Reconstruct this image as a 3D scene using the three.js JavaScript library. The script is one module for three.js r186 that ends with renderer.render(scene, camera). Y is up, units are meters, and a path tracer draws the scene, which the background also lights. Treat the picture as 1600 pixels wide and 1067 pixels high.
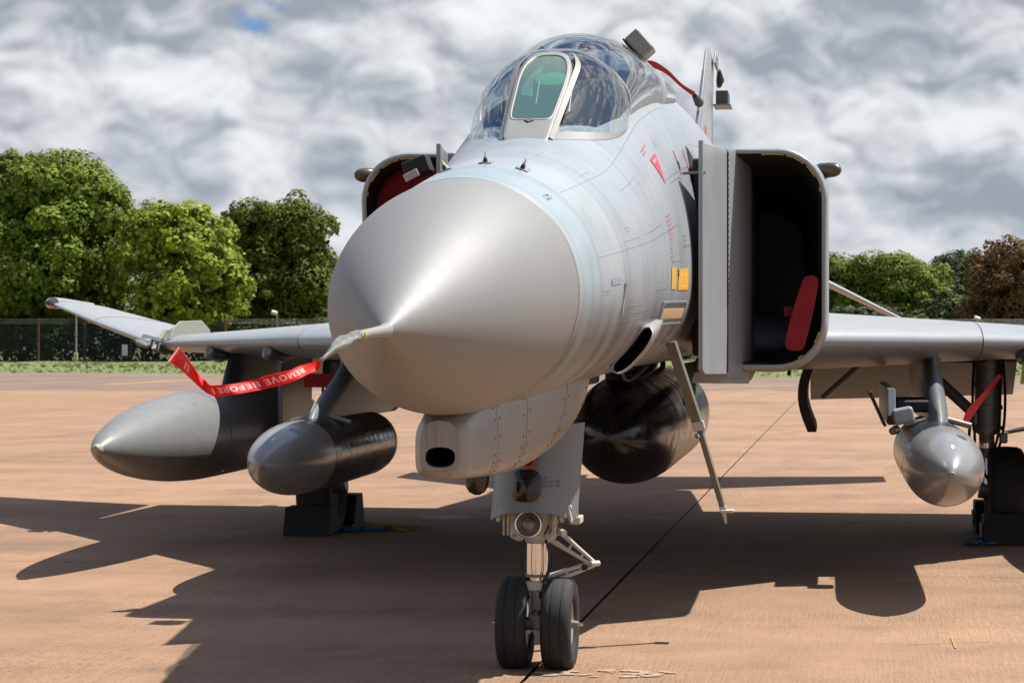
import * as THREE from 'three';
import { mergeGeometries, mergeVertices } from 'three/addons/utils/BufferGeometryUtils.js';
import { RoundedBoxGeometry } from 'three/addons/geometries/RoundedBoxGeometry.js';
import { Brush, Evaluator, SUBTRACTION } from 'three-bvh-csg';
import { createNoise3D, createNoise2D } from 'simplex-noise';

// ---------------------------------------------------------------- camera, sky, sun, exposure
const scene = new THREE.Scene();
const camera = new THREE.PerspectiveCamera(2 * Math.atan(532.8 / 3390) * 180 / Math.PI, 1024 / 682, 0.1, 3000);
camera.position.set(0, 1.545, 0);
camera.rotation.x = -Math.atan(3.5 / 3390);
camera.focus = 9.3; camera.userData.fStop = 13;

function random(seed) { return () => { seed |= 0; seed = seed + 0x6D2B79F5 | 0; let t = Math.imul(seed ^ seed >>> 15, 1 | seed); t = t + Math.imul(t ^ t >>> 7, 61 | t) ^ t; return ((t ^ t >>> 14) >>> 0) / 4294967296; }; }
const n3 = createNoise3D(random(11)), n2 = createNoise2D(random(5));
const clamp = THREE.MathUtils.clamp, lerp = THREE.MathUtils.lerp, sstep = THREE.MathUtils.smoothstep;

const SUN = new THREE.Vector3(0.53, 1, -0.23).normalize();
function cloudySky() {
  const W = 4096, H = 2048, data = new Float32Array(W * H * 4), s3 = createNoise3D(random(77));
  // cloud thickness for a direction: rows of cumulus, puffy at every scale
  const dens = (x, y, z, oct) => {
    const yy = y * 1.6, wx = 0.012 * s3(x * 22, yy * 22, z * 22 + 7), wy = 0.012 * s3(x * 22 + 31, yy * 22, z * 22);
    let v = 0.62 * s3(x * 5, yy * 6 + 3, z * 5) + 0.18, a = 0.62, f = 8.4;
    for (let i = 0; i < oct; i++) { v += a * (1.5 * Math.abs(s3((x + wx) * f, (yy + wy) * f - 5 * i, z * f)) - 0.52); a *= 0.54; f *= 2.07; }
    return v;
  };
  const sx = SUN.x, sy = SUN.y, sz = SUN.z;
  for (let row = H / 2; row < H; row++) {
    const up = ((row + 0.5) / H - 0.5) * Math.PI, y = Math.sin(up), c = Math.cos(up);
    const el = up * 180 / Math.PI, oct = el < 14 ? 7 : el < 35 ? 5 : 4, cover = lerp(0.80, -0.45, sstep(el, 9, 30));
    for (let col = 0; col < W; col++) {
      const ph = ((col + 0.5) / W - 0.5) * 2 * Math.PI, x = Math.cos(ph) * c, z = Math.sin(ph) * c;
      const d0 = dens(x, y, z, oct);
      // thickness towards the light, a little way off: thinner there means a sunlit edge
      const d1 = dens(x + sx * 0.003, y + 0.004, z + sz * 0.003, oct), d2 = dens(x + sx * 0.012, y + 0.018, z + sz * 0.012, 4);
      const T = d0 + cover, soft = sstep(el, 9, 30);
      const alpha = sstep(T, -0.14 - 0.35 * soft, 0.08 + 0.35 * soft);
      let lit = 0.56 + 0.34 * (d0 - d1) + 0.62 * (d0 - d2) - 0.08 * clamp(T - 0.4, -0.5, 1.5);
      lit += 0.16 * s3(x * 3.5 + 9, y * 11, z * 3.5);
      lit = 1 / (1 + Math.exp(-3.8 * (lit - 0.52)));
      const glow = Math.pow(Math.max(0, x * sx + y * sy + z * sz), 6) * 0.30;
      const horizon = Math.exp(-el / 4);
      const o = (row * W + col) * 4;
      const hi = sstep(el, 6, 50), blue = [lerp(lerp(0.15, 0.065, hi), 0.42, horizon), lerp(lerp(0.29, 0.155, hi), 0.56, horizon), lerp(lerp(0.58, 0.40, hi), 0.74, horizon)];
      const cl = [lerp(0.20, 1.0, lit), lerp(0.245, 1.02, lit), lerp(0.305, 1.04, lit)];
      for (let k = 0; k < 3; k++) data[o + k] = 0.585 * lerp(blue[k], lerp(cl[k], [0.52, 0.58, 0.66][k], horizon * 0.45), alpha) + glow;
      data[o + 3] = 1;
    }
  }
  for (let row = 0; row < H / 2; row++) for (let col = 0; col < W; col++) { const o = (row * W + col) * 4; data[o] = 0.12; data[o + 1] = 0.09; data[o + 2] = 0.06; data[o + 3] = 1; }
  const t = new THREE.DataTexture(data, W, H, THREE.RGBAFormat, THREE.FloatType);
  t.mapping = THREE.EquirectangularReflectionMapping; t.magFilter = t.minFilter = THREE.LinearFilter; t.needsUpdate = true;
  return t;
}
scene.background = cloudySky();
scene.environment = scene.background;

const sun = new THREE.DirectionalLight(new THREE.Color(1.0, 0.96, 0.89), 5.0);
sun.position.copy(SUN).multiplyScalar(60).add(new THREE.Vector3(0, 0, -14));
sun.target.position.set(0, 0, -14);
sun.castShadow = true; sun.shadow.radius = 1; sun.shadow.mapSize.set(4096, 4096);
Object.assign(sun.shadow.camera, { left: -30, right: 30, top: 30, bottom: -30, near: 1, far: 140 });
scene.add(sun, sun.target);

const renderer = new THREE.WebGLRenderer({ antialias: true });
renderer.toneMapping = THREE.LinearToneMapping; renderer.toneMappingExposure = 1.68;
renderer.shadowMap.enabled = true; renderer.setSize(1024, 682);

// ---------------------------------------------------------------- helpers
const names = {};
function numbered(n) { names[n] = (names[n] ?? -1) + 1; return names[n] ? n + '_' + String(names[n]).padStart(3, '0') : n; }
function add(name, geo, mat, parent = scene) {
  const g = Array.isArray(geo) ? mergeGeometries(geo.map((x) => { x = x.index ? x.toNonIndexed() : x; for (const k of Object.keys(x.attributes)) if (!['position', 'normal', 'uv', 'color'].includes(k)) x.deleteAttribute(k); return x; })) : geo;
  const m = new THREE.Mesh(g, mat); m.name = parent === scene ? numbered(name) : name; parent.add(m); return m;
}
function group(name, parent = scene) { const g = new THREE.Group(); g.name = parent === scene ? numbered(name) : name; parent.add(g); return g; }
function tag(o, label, category, grp, kind) { o.userData.label = label; if (category) o.userData.category = category; if (grp) o.userData.group = grp; if (kind) o.userData.kind = kind; return o; }
const structure = (o) => { o.userData.kind = 'structure'; return o; };
const V = (x, y, z) => new THREE.Vector3(x, y, z);
const P = (b, h, a) => new THREE.Vector3(b, h, -a);          // aircraft axes: b to port, h up, a aft

// a surface through an array of rings (same number of points each); uv in metres or 0..1
function loft(rings, { closed = true, cap0 = false, cap1 = false, unit = false } = {}) {
  const m = rings.length, n = rings[0].length, w = closed ? n + 1 : n, pos = [], uv = [], idx = [];
  let vlen = 0; const per = Math.max(...rings.map((r) => r.reduce((s, p, j) => s + (j ? p.distanceTo(r[j - 1]) : closed ? p.distanceTo(r[n - 1]) : 0), 0)));
  for (let i = 0; i < m; i++) {
    if (i) vlen += rings[i][0].distanceTo(rings[i - 1][0]);
    for (let j = 0; j < w; j++) {
      const p = rings[i][j % n], u = j / (w - 1) * per;
      pos.push(p.x, p.y, p.z); uv.push(unit ? j / (w - 1) : u, unit ? i / (m - 1) : vlen);
    }
  }
  for (let i = 0; i < m - 1; i++) for (let j = 0; j < w - 1; j++) { const a = i * w + j, b = a + 1, c = a + w, d = c + 1; idx.push(a, b, d, a, d, c); }
  let g = new THREE.BufferGeometry();
  g.setAttribute('position', new THREE.Float32BufferAttribute(pos, 3)); g.setAttribute('uv', new THREE.Float32BufferAttribute(uv, 2)); g.setIndex(idx); g.computeVertexNormals();
  if (closed) { const N = g.attributes.normal, v = V(0, 0, 0); for (let i = 0; i < m; i++) { const a = i * w, b = a + w - 1; v.set(N.getX(a) + N.getX(b), N.getY(a) + N.getY(b), N.getZ(a) + N.getZ(b)).normalize(); N.setXYZ(a, v.x, v.y, v.z); N.setXYZ(b, v.x, v.y, v.z); } }
  const caps = [];
  for (const [on, k, s] of [[cap0, 0, -1], [cap1, m - 1, 1]]) if (on) {
    const r = rings[k], c = r.reduce((x, y) => x.add(y), V(0, 0, 0)).multiplyScalar(1 / n), q = [c, ...r], p = [], t = [], f = [];
    q.forEach((x) => { p.push(x.x, x.y, x.z); t.push(x.x, x.y); });
    for (let j = 0; j < n; j++) { const a = 1 + j, b = 1 + (j + 1) % n; s > 0 ? f.push(0, a, b) : f.push(0, b, a); }
    const cg = new THREE.BufferGeometry(); cg.setAttribute('position', new THREE.Float32BufferAttribute(p, 3)); cg.setAttribute('uv', new THREE.Float32BufferAttribute(t, 2)); cg.setIndex(f); cg.computeVertexNormals(); caps.push(cg);
  }
  return caps.length ? mergeGeometries([g, ...caps]) : g;
}
// a thin closed sheet following fn(u, v) -> Vector3, lifted by 'lift' with thickness 'thick'
function sheet(fn, nu, nv, thick = 0.004, lift = 0) {
  const N = (u, v) => { const e = 1e-3, a = fn(Math.min(1, u + e), v).sub(fn(Math.max(0, u - e), v)), b = fn(u, Math.min(1, v + e)).sub(fn(u, Math.max(0, v - e))); return a.cross(b).normalize(); };
  const top = [], bot = [];
  for (let i = 0; i <= nv; i++) { const rt = [], rb = []; for (let j = 0; j <= nu; j++) { const u = j / nu, v = i / nv, p = fn(u, v), n = N(u, v); rt.push(p.clone().addScaledVector(n, lift + thick)); rb.push(p.clone().addScaledVector(n, lift)); } top.push(rt); bot.push(rb); }
  const g = loft(top, { closed: false, unit: true });
  if (!thick) return g;
  const edge = []; const er = (k) => { const q = k === 0 ? top : bot; return [...q[0], ...q.slice(1, -1).map((r) => r[nu]), ...q[nv].slice().reverse(), ...q.slice(1, -1).map((r) => r[0]).reverse()]; };
  edge.push(er(0), er(1));
  const back = loft(bot.map((r) => r.slice().reverse()), { closed: false, unit: true }), bu = back.attributes.uv; for (let i = 0; i < bu.count; i++) bu.setX(i, 1 - bu.getX(i));
  return mergeGeometries([g, loft(edge, { closed: true, unit: true }), back]);
}
// a tube through points with a radius at each, ends closed
function sweep(pts, radii, n = 12, sq = 1) {
  const rings = []; let ref = V(0, 1, 0);
  const t0 = pts[1].clone().sub(pts[0]).normalize(); if (Math.abs(t0.y) > 0.9) ref = V(1, 0, 0);
  pts.forEach((p, i) => {
    const t = (pts[i + 1] ?? pts[i]).clone().sub(pts[i - 1] ?? pts[i]).normalize(), x = ref.clone().cross(t).normalize(), y = t.clone().cross(x);
    ref = y; const r = Array.isArray(radii) ? radii[i] : radii, ring = [];
    for (let j = 0; j < n; j++) { const a = j / n * Math.PI * 2; ring.push(p.clone().addScaledVector(x, Math.cos(a) * r).addScaledVector(y, Math.sin(a) * r * sq)); }
    rings.push(ring);
  });
  return loft(rings, { cap0: true, cap1: true });
}
const rod = (p, q, r, r2 = r, n = 12) => sweep([p, q], [r, r2], n);
const curve = (pts, n) => new THREE.CatmullRomCurve3(pts).getPoints(n);
function box(c, w, h, d, r = 0.008, rot) { const g = new RoundedBoxGeometry(w, h, d, 2, Math.min(r, w / 2.1, h / 2.1, d / 2.1)); if (rot) g.applyMatrix4(new THREE.Matrix4().makeRotationFromEuler(new THREE.Euler(...rot))); return g.translate(c.x, c.y, c.z); }
// a flat plate cut to an outline of [a, h] pairs, standing in a plane of constant b
function plate(outline, b, thick, bevel = 0.006) {
  const s = new THREE.Shape(outline.map(([a, h]) => new THREE.Vector2(-a, h)));
  const g = new THREE.ExtrudeGeometry(s, { depth: thick - 2 * bevel, bevelEnabled: bevel > 0, bevelSize: bevel, bevelThickness: bevel, bevelSegments: 2, curveSegments: 8 });
  return g.rotateY(-Math.PI / 2).translate(b + thick / 2 - bevel, 0, 0);   // x -> z
}
function extrudeXY(points, depth, bevel = 0.004) { return new THREE.ExtrudeGeometry(new THREE.Shape(points.map((p) => new THREE.Vector2(...p))), { depth, bevelEnabled: bevel > 0, bevelSize: bevel, bevelThickness: bevel, bevelSegments: 2 }); }
const lerpTable = (T, a) => {          // smooth interpolation through rows [a, ...values]
  let i = 0; while (i < T.length - 2 && a > T[i + 1][0]) i++;
  const p0 = T[Math.max(0, i - 1)], p1 = T[i], p2 = T[i + 1], p3 = T[Math.min(T.length - 1, i + 2)], h = p2[0] - p1[0], t = clamp((a - p1[0]) / h, 0, 1);
  return p1.map((_, k) => { const m1 = p2[0] === p0[0] ? 0 : (p2[k] - p0[k]) / (p2[0] - p0[0]) * h, m2 = p3[0] === p1[0] ? 0 : (p3[k] - p1[k]) / (p3[0] - p1[0]) * h, t2 = t * t, t3 = t2 * t; return (2 * t3 - 3 * t2 + 1) * p1[k] + (t3 - 2 * t2 + t) * m1 + (-2 * t3 + 3 * t2) * p2[k] + (t3 - t2) * m2; });
};
// ---------------------------------------------------------------- textures and materials
function dataTex(W, H, fn, srgb = false) {
  const d = new Uint8Array(W * H * 4);
  for (let y = 0; y < H; y++) for (let x = 0; x < W; x++) { const c = fn(x / W, y / H), o = (y * W + x) * 4; for (let k = 0; k < 3; k++) d[o + k] = clamp((Array.isArray(c) ? c[k] : c) * 255, 0, 255); d[o + 3] = 255; }
  const t = new THREE.DataTexture(d, W, H); t.wrapS = t.wrapT = THREE.RepeatWrapping; t.magFilter = THREE.LinearFilter; t.minFilter = THREE.LinearMipmapLinearFilter; t.needsUpdate = true; if (srgb) t.colorSpace = THREE.SRGBColorSpace; return t;
}
// noise that wraps: sampled on a torus blend
const wrap2 = (u, v, f, s = 0) => { const a = n3(u * f, v * f, s), b = n3((u - 1) * f, v * f, s), c = n3(u * f, (v - 1) * f, s), d = n3((u - 1) * f, (v - 1) * f, s); const w = (x) => x * x * (3 - 2 * x); const x = w(u), y = w(v); return (lerp(lerp(a, b, x), lerp(c, d, x), y)) * 1.25; };
const wrapA = (u, v, fu, fv, s) => { const w = (x) => x * x * (3 - 2 * x), f = (a, b) => n3(a * fu, b * fv, s); return lerp(lerp(f(u, v), f(u - 1, v), w(u)), lerp(f(u, v - 1), f(u - 1, v - 1), w(u)), w(v)) * 1.2; };
function rep(t, rx, ry = rx) { const c = t.clone(); c.repeat.set(rx, ry); c.needsUpdate = true; return c; }
const grime = dataTex(512, 512, (u, v) => 0.90 + 0.035 * wrap2(u, v, 4, 1) + 0.022 * wrap2(u, v, 13, 2) + 0.012 * wrap2(u, v, 60, 3) - 0.07 * Math.max(0, wrap2(u, v, 6, 9)) ** 2);
const blotch = dataTex(512, 512, (u, v) => 0.5 + 0.22 * wrap2(u, v, 5, 21) + 0.16 * wrap2(u, v, 17, 22) + 0.10 * wrap2(u, v, 70, 23));
const dirty = dataTex(512, 512, (u, v) => { const k = Math.max(0, wrap2(u, v, 5, 31) + 0.55 * wrap2(u, v, 17, 32) + 0.35 * wrap2(u, v, 61, 37) - 0.55); return 0.88 + 0.05 * wrap2(u, v, 9, 33) + 0.02 * wrap2(u, v, 40, 34) - 0.30 * Math.min(1, k * 1.1); });
const oily = dataTex(512, 512, (u, v) => { const r = wrap2(u, v, 5, 41) + 0.6 * wrap2(u, v, 14, 42) + 0.2 * wrap2(u, v, 40, 43); return 0.20 + 0.20 * sstep(r, -0.1, 1.0); });
const scuff = dataTex(1024, 1024, (u, v) => 0.91 + 0.03 * wrap2(u, v, 4, 71) + 0.018 * wrapA(u, v, 60, 4, 72) + 0.02 * wrap2(u, v, 90, 73) - 0.16 * Math.max(0, wrapA(u, v, 26, 70, 74) - 0.72) - 0.10 * Math.max(0, wrap2(u, v, 14, 75) - 0.55));
const satin = dataTex(512, 512, (u, v) => 0.67 + 0.03 * wrap2(u, v, 4, 81) + 0.018 * wrapA(u, v, 5, 40, 82));
const ALBEDO = 0.72;                         // all base colours below are scaled to match the exposure
const pt = (r, g, b, rough, opt = {}) => { const m = new THREE.MeshPhysicalMaterial({ roughness: rough, side: THREE.DoubleSide, ...opt }); const k = (opt.metalness ?? 0) >= 0.5 ? 1 : ALBEDO; m.color.setRGB(r * k, g * k, b * k); return m; };
const M = {
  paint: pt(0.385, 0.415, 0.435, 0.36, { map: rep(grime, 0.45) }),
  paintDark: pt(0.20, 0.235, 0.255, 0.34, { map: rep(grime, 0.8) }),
  radome: pt(0.305, 0.305, 0.30, 0.84, { metalness: 0.12, specularIntensity: 0.85, map: rep(scuff, 0.42), roughnessMap: rep(satin, 0.6) }),
  metal: pt(0.62, 0.61, 0.6, 0.28, { metalness: 0.9, roughnessMap: rep(blotch, 3) }),
  bright: pt(0.75, 0.75, 0.74, 0.14, { metalness: 1 }),
  steel: pt(0.23, 0.22, 0.2, 0.5, { metalness: 0.5, map: rep(dirty, 4) }),
  white: pt(0.66, 0.63, 0.56, 0.5, { map: rep(dirty, 3) }),
  rubber: pt(0.022, 0.021, 0.02, 0.75, { map: rep(grime, 3), bumpMap: rep(blotch, 14), bumpScale: 0.0015 }),
  black: pt(0.012, 0.012, 0.012, 0.7),
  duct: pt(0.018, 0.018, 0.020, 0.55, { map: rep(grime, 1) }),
  tank: pt(0.28, 0.28, 0.275, 0.38, { map: rep(dirty, 0.7) }),
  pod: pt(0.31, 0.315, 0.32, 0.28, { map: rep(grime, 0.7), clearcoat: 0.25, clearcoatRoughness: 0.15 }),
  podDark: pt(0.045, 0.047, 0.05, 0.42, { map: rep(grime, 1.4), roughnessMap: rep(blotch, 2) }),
  oilTank: pt(0.013, 0.0125, 0.012, 1, { roughnessMap: rep(oily, 0.8), map: rep(dirty, 1.2) }),
  red: pt(0.50, 0.012, 0.018, 0.75, { side: THREE.DoubleSide }),
  redPad: pt(0.34, 0.008, 0.018, 0.8, { bumpMap: rep(blotch, 5), bumpScale: 0.012 }),
  olive: pt(0.21, 0.205, 0.16, 0.5, { map: rep(dirty, 3) }),
  brownRod: pt(0.11, 0.085, 0.045, 0.5, { map: rep(dirty, 6), roughnessMap: rep(blotch, 5) }),
  yellow: pt(0.55, 0.50, 0.06, 0.7),
  glass: new THREE.MeshPhysicalMaterial({ color: 0xeef4f2, transmission: 1, thickness: 0, roughness: 0.0, ior: 2.35, side: THREE.DoubleSide }),
  tinted: new THREE.MeshPhysicalMaterial({ color: 0x8fbfb2, transmission: 0.80, thickness: 0, roughness: 0.03, ior: 1.6, side: THREE.DoubleSide }),
  lens: new THREE.MeshPhysicalMaterial({ color: 0x5a5148, transmission: 0.7, thickness: 0, roughness: 0.08, ior: 1.5, side: THREE.DoubleSide }),
  cockpit: pt(0.10, 0.10, 0.10, 0.8), cockpitLight: pt(0.42, 0.37, 0.24, 0.8), seat: pt(0.06, 0.065, 0.05, 0.9),
  hudGreen: pt(0.10, 0.75, 0.40, 0.25),
};

// ---------------------------------------------------------------- ground
const ground = structure(add('ground', new THREE.CircleGeometry(2600, 64).rotateX(-Math.PI / 2).translate(0, -0.06, 0), pt(0.10, 0.115, 0.045, 1)));
const far = structure(add('joint_bed', new THREE.PlaneGeometry(460, 260).rotateX(-Math.PI / 2).translate(0, -0.022, -60), pt(0.022, 0.016, 0.013, 0.9)));
// broomed reddish concrete: fine grooves along v, flecks and worn patches
const concrete = dataTex(1024, 1024, (u, v) => {
  const g = wrapA(u, v, 150, 5, 51);
  const k = 0.82 + 0.06 * wrap2(u, v, 6, 52) + 0.06 * wrap2(u, v, 40, 53) + 0.08 * wrap2(u, v, 170, 54) + 0.07 * g + 0.05 * wrapA(u, v, 6, 60, 63);
  const f = Math.max(0, wrap2(u, v, 110, 55) - 0.62) * 1.2, dk = Math.max(0, wrap2(u, v, 70, 56) - 0.6) * 0.9;
  return [k + f - dk, k + f * 1.2 - dk, k + f * 1.3 - dk];
});
const groove = dataTex(1024, 1024, (u, v) => clamp(0.5 + 0.34 * wrapA(u, v, 150, 5, 51) * (0.7 + 0.6 * wrap2(u, v, 4, 57)) + 0.22 * wrap2(u, v, 120, 58) + 0.12 * wrap2(u, v, 60, 59), 0, 1));
const concreteMat = pt(1, 1, 1, 0.9, { vertexColors: true, map: rep(concrete, 0.42), bumpMap: rep(groove, 0.42), bumpScale: 0.0035 });
const JD = V(0.1587, 0, -1).normalize(), JN = V(1, 0, 0.1587).normalize(), J0 = V(0.06, 0, -9.88);
const onApron = (s, t, y = 0) => J0.clone().addScaledVector(JN, s).addScaledVector(JD, t).setY(y);
const apronEdge = (p) => -(91.3 - 0.318 * p.x);                       // z of the far edge of the concrete
function concreteColor(p) {
  const d = -p.z; const streakX = p.x + 0.25 * d;
  let k = 1 + 0.10 * n3(p.x * 0.11, d * 0.42, 1) + 0.08 * n3(p.x * 0.3, d * 1.5, 4) + 0.05 * n3(p.x * 0.9, d * 1.9, 6);
  const band = Math.max(0, n3(p.x * 0.06, d * 0.9, 9) - 0.1) * 0.16; k -= band;
  // tyre marks: long faint arcs
  const arc = Math.hypot(p.x + 6, d - 30); k -= 0.09 * Math.max(0, n3(arc * 1.1, 3, 12)) * sstep(d, 10, 16);
  k -= 0.26 * Math.max(0, n3(p.x * 0.7, d * 0.5, 15) - 0.25) + 0.42 * Math.max(0, n3(p.x * 1.7, d * 1.3, 17) - 0.5) + 0.5 * Math.max(0, n3(p.x * 3.1, d * 2.4, 21) - 0.66); k += 0.10 * Math.max(0, n3(p.x * 0.08 + d * 0.05, d * 0.22, 19));
  const old = sstep(d + 0.3 * n3(p.x * 0.1, d * 0.1, 2), 64, 66.5);   // the taxiway beyond is of older, greyer concrete
  return [lerp(0.43, 0.30, old) * k, lerp(0.250, 0.192, old) * k, lerp(0.142, 0.145, old) * k];
}
const apron = structure(group('apron'));
function slab(s0, s1, t0, t1) {
  const steps = (a, b, fine) => { const r = [a]; let x = a; while (x < b - 1e-6) { const near = Math.min(Math.abs(x), 1e9); x = Math.min(b, x + Math.max(fine, near * 0.035)); r.push(x); } return r; };
  const S = s0 < 0 ? steps(0, -s0, 0.22).map((x) => -x).reverse().map((x) => x) : steps(s0, s1, 0.22), T = t0 < 0 ? [t0, t0 / 2, ...steps(-4, t1, 0.2)] : steps(t0, t1, 0.2);
  const S2 = S.map((x, i) => i === S.length - 1 && s1 < 1 ? s1 : i === 0 && s0 >= 0 ? s0 : x);
  const pos = [], col = [], uv = [], idx = [], w = S2.length;
  for (const t of T) for (const s of S2) {
    const p = onApron(s, t); const e = apronEdge(p); if (p.z < e) { p.z = e; }
    pos.push(p.x, 0, p.z); col.push(...concreteColor(p)); uv.push(s, t);
  }
  for (let i = 0; i < T.length - 1; i++) for (let j = 0; j < w - 1; j++) { const a = i * w + j; idx.push(a, a + 1, a + w + 1, a, a + w + 1, a + w); }
  const g = new THREE.BufferGeometry(); g.setAttribute('position', new THREE.Float32BufferAttribute(pos, 3)); g.setAttribute('color', new THREE.Float32BufferAttribute(col, 3)); g.setAttribute('uv', new THREE.Float32BufferAttribute(uv, 2)); g.setIndex(idx); g.computeVertexNormals();
  add('concrete_slab', g, concreteMat, apron);
}
slab(-180, -0.009, -30, 4.62); slab(0.009, 180, -30, 4.62); slab(-180, -0.007, 4.632, 130); slab(0.007, 180, 4.632, 130);
// paint on the concrete
function strip(name, pts, w, mat, y = 0.004) {
  const L = [], R = []; pts.forEach((p, i) => { const t = (pts[i + 1] ?? p).clone().sub(pts[i - 1] ?? p).setY(0).normalize(), n = V(-t.z, 0, t.x); L.push(p.clone().addScaledVector(n, w / 2).setY(y)); R.push(p.clone().addScaledVector(n, -w / 2).setY(y)); });
  return structure(add(name, loft([L, R], { closed: false }), mat));
}
const linePaint = pt(0.60, 0.40, 0.07, 0.7, { map: rep(dirty, 0.8) });
tag(strip('taxi_line', curve([V(-13.9, 0, -74.2), V(-13, 0, -78), V(-12, 0, -82), V(-7, 0, -87)], 24), 0.45, linePaint), 'yellow taxi line on the concrete at left before the grass');
tag(strip('taxi_line', curve([V(4, 0, -67), V(8.5, 0, -71.75), V(14, 0, -78)], 16), 0.35, linePaint), 'yellow taxi line on the concrete behind the splitter plate');
{ const c = V(2.245, 0, -11.03); const cross = structure(group('paint_cross')); tag(cross, 'small yellow cross mark on the concrete at lower right');
  const thin = pt(0.50, 0.33, 0.11, 0.9, { map: rep(dirty, 6) });
  for (const [x0, z0, x1, z1, w, y] of [[-0.25, 0.05, 0.20, -0.06, 0.004, 0.004], [0.028, -0.20, -0.030, 0.20, 0.005, 0.0052]]) { const a = V(c.x + x0, y, c.z + z0), b = V(c.x + x1, y, c.z + z1), d = b.clone().sub(a).normalize(), n = V(-d.z, 0, d.x).multiplyScalar(w); add('stroke', loft([[a.clone().add(n), a.clone().sub(n)], [b.clone().add(n), b.clone().sub(n)]], { closed: false }), thin, cross); } }
function softSpot() { const cv = document.createElement('canvas'); cv.width = cv.height = 128; const c = cv.getContext('2d'), g = c.createRadialGradient(64, 64, 8, 64, 64, 63); g.addColorStop(0, 'rgba(178,160,150,0.55)'); g.addColorStop(0.5, 'rgba(176,156,144,0.32)'); g.addColorStop(1, 'rgba(170,150,138,0)'); c.fillStyle = g; c.fillRect(0, 0, 128, 128); const t = new THREE.CanvasTexture(cv); t.colorSpace = THREE.SRGBColorSpace; return t; }
// pale spills
function spill(cx, cz, rx, rz, seed, n, mat) {
  const gs = []; const r = random(seed);
  for (let i = 0; i < n; i++) {
    const a = r() * 7, q = Math.sqrt(r()), x = cx + Math.cos(a) * q * rx, z = cz + Math.sin(a) * q * rz, s = 0.008 + 0.03 * r() * r(), pts = [];
    for (let k = 0; k < 11; k++) { const t = k / 11 * Math.PI * 2, m = s * (0.55 + 0.9 * r()); pts.push(V(x + Math.cos(t) * m * 1.6, 0.0045 + i * 1e-5, z + Math.sin(t) * m * 1.3)); }
    gs.push(loft([pts, pts.map((p) => p.clone().lerp(V(x, p.y, z), 0.98))]));
  }
  return gs;
}
tag(structure(add('spill_marks', spill(0.44, -10.03, 0.30, 0.12, 3, 46), pt(0.46, 0.315, 0.22, 0.9))), 'pale worn flecks on the concrete beside the nose wheels');
tag(structure(add('fuel_stain', [new THREE.CircleGeometry(1, 40).rotateX(-Math.PI / 2).scale(0.34, 1, 0.34).translate(-0.56, 0.004, -18.8)], pt(1, 1, 1, 0.55, { map: softSpot(), transparent: true }))), 'pale damp patch in the shade between the wheels');
// grass bank, with blades
const grassMat = pt(0.165, 0.20, 0.055, 1);
{ const rings = []; for (const [off, y] of [[-0.2, -0.05], [0.3, 0.05], [4, 0.12], [30, 0.2], [60, 0.2]]) { const r = []; for (let i = 0; i <= 160; i++) { const x = -160 + i * 2; r.push(V(x, y + 0.05 * n2(x * 0.4, off), -(91.3 - 0.318 * x) - off)); } rings.push(r); }
  structure(add('grass_bank', loft(rings, { closed: false }), grassMat));
  const blade = new THREE.BufferGeometry(); blade.setAttribute('position', new THREE.Float32BufferAttribute([-0.05, 0, 0, 0.05, 0, 0, 0.02, 0.3, 0.03, -0.12, 0, 0.02, -0.02, 0, 0.03, -0.14, 0.22, 0, 0.06, 0, 0, 0.15, 0, 0.02, 0.16, 0.25, -0.03], 3)); blade.computeVertexNormals();
  const N = 6000, im = new THREE.InstancedMesh(blade, pt(1, 1, 1, 1), N), r = random(8), m = new THREE.Matrix4(), q = new THREE.Quaternion(), c = new THREE.Color();
  for (let i = 0; i < N; i++) { const x = -60 + r() * 100, off = 0.2 + 36 * r() ** 1.8, s = 0.25 + 0.4 * r(); q.setFromAxisAngle(V(0, 1, 0), r() * 6.3); m.compose(V(x, lerp(0.03, 0.16, sstep(off, 0, 8)), -(91.3 - 0.318 * x) - off), q, V(s, s, s)); im.setMatrixAt(i, m); const k = 0.7 + 0.6 * r(); im.setColorAt(i, c.setRGB((0.18 + 0.05 * n2(x * 0.1, off * 0.2)) * (0.6 + 0.4 * k), 0.21 * (0.6 + 0.4 * k), 0.06 * k)); }
  im.name = 'grass'; tag(im, 'rough green grass along the far edge of the concrete', 'grass', null, 'stuff'); scene.add(im); }
// ---------------------------------------------------------------- trees behind the fence
const leafMat = (t) => pt(1, 1, 1, 0.75, { vertexColors: true, transmission: t, thickness: 0 });
const leafM = pt(1.5, 1.5, 1.5, 0.7, { vertexColors: true, transmission: 0.38, thickness: 0, specularIntensity: 0.15 }), barkM = pt(0.075, 0.06, 0.045, 0.9);
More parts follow.
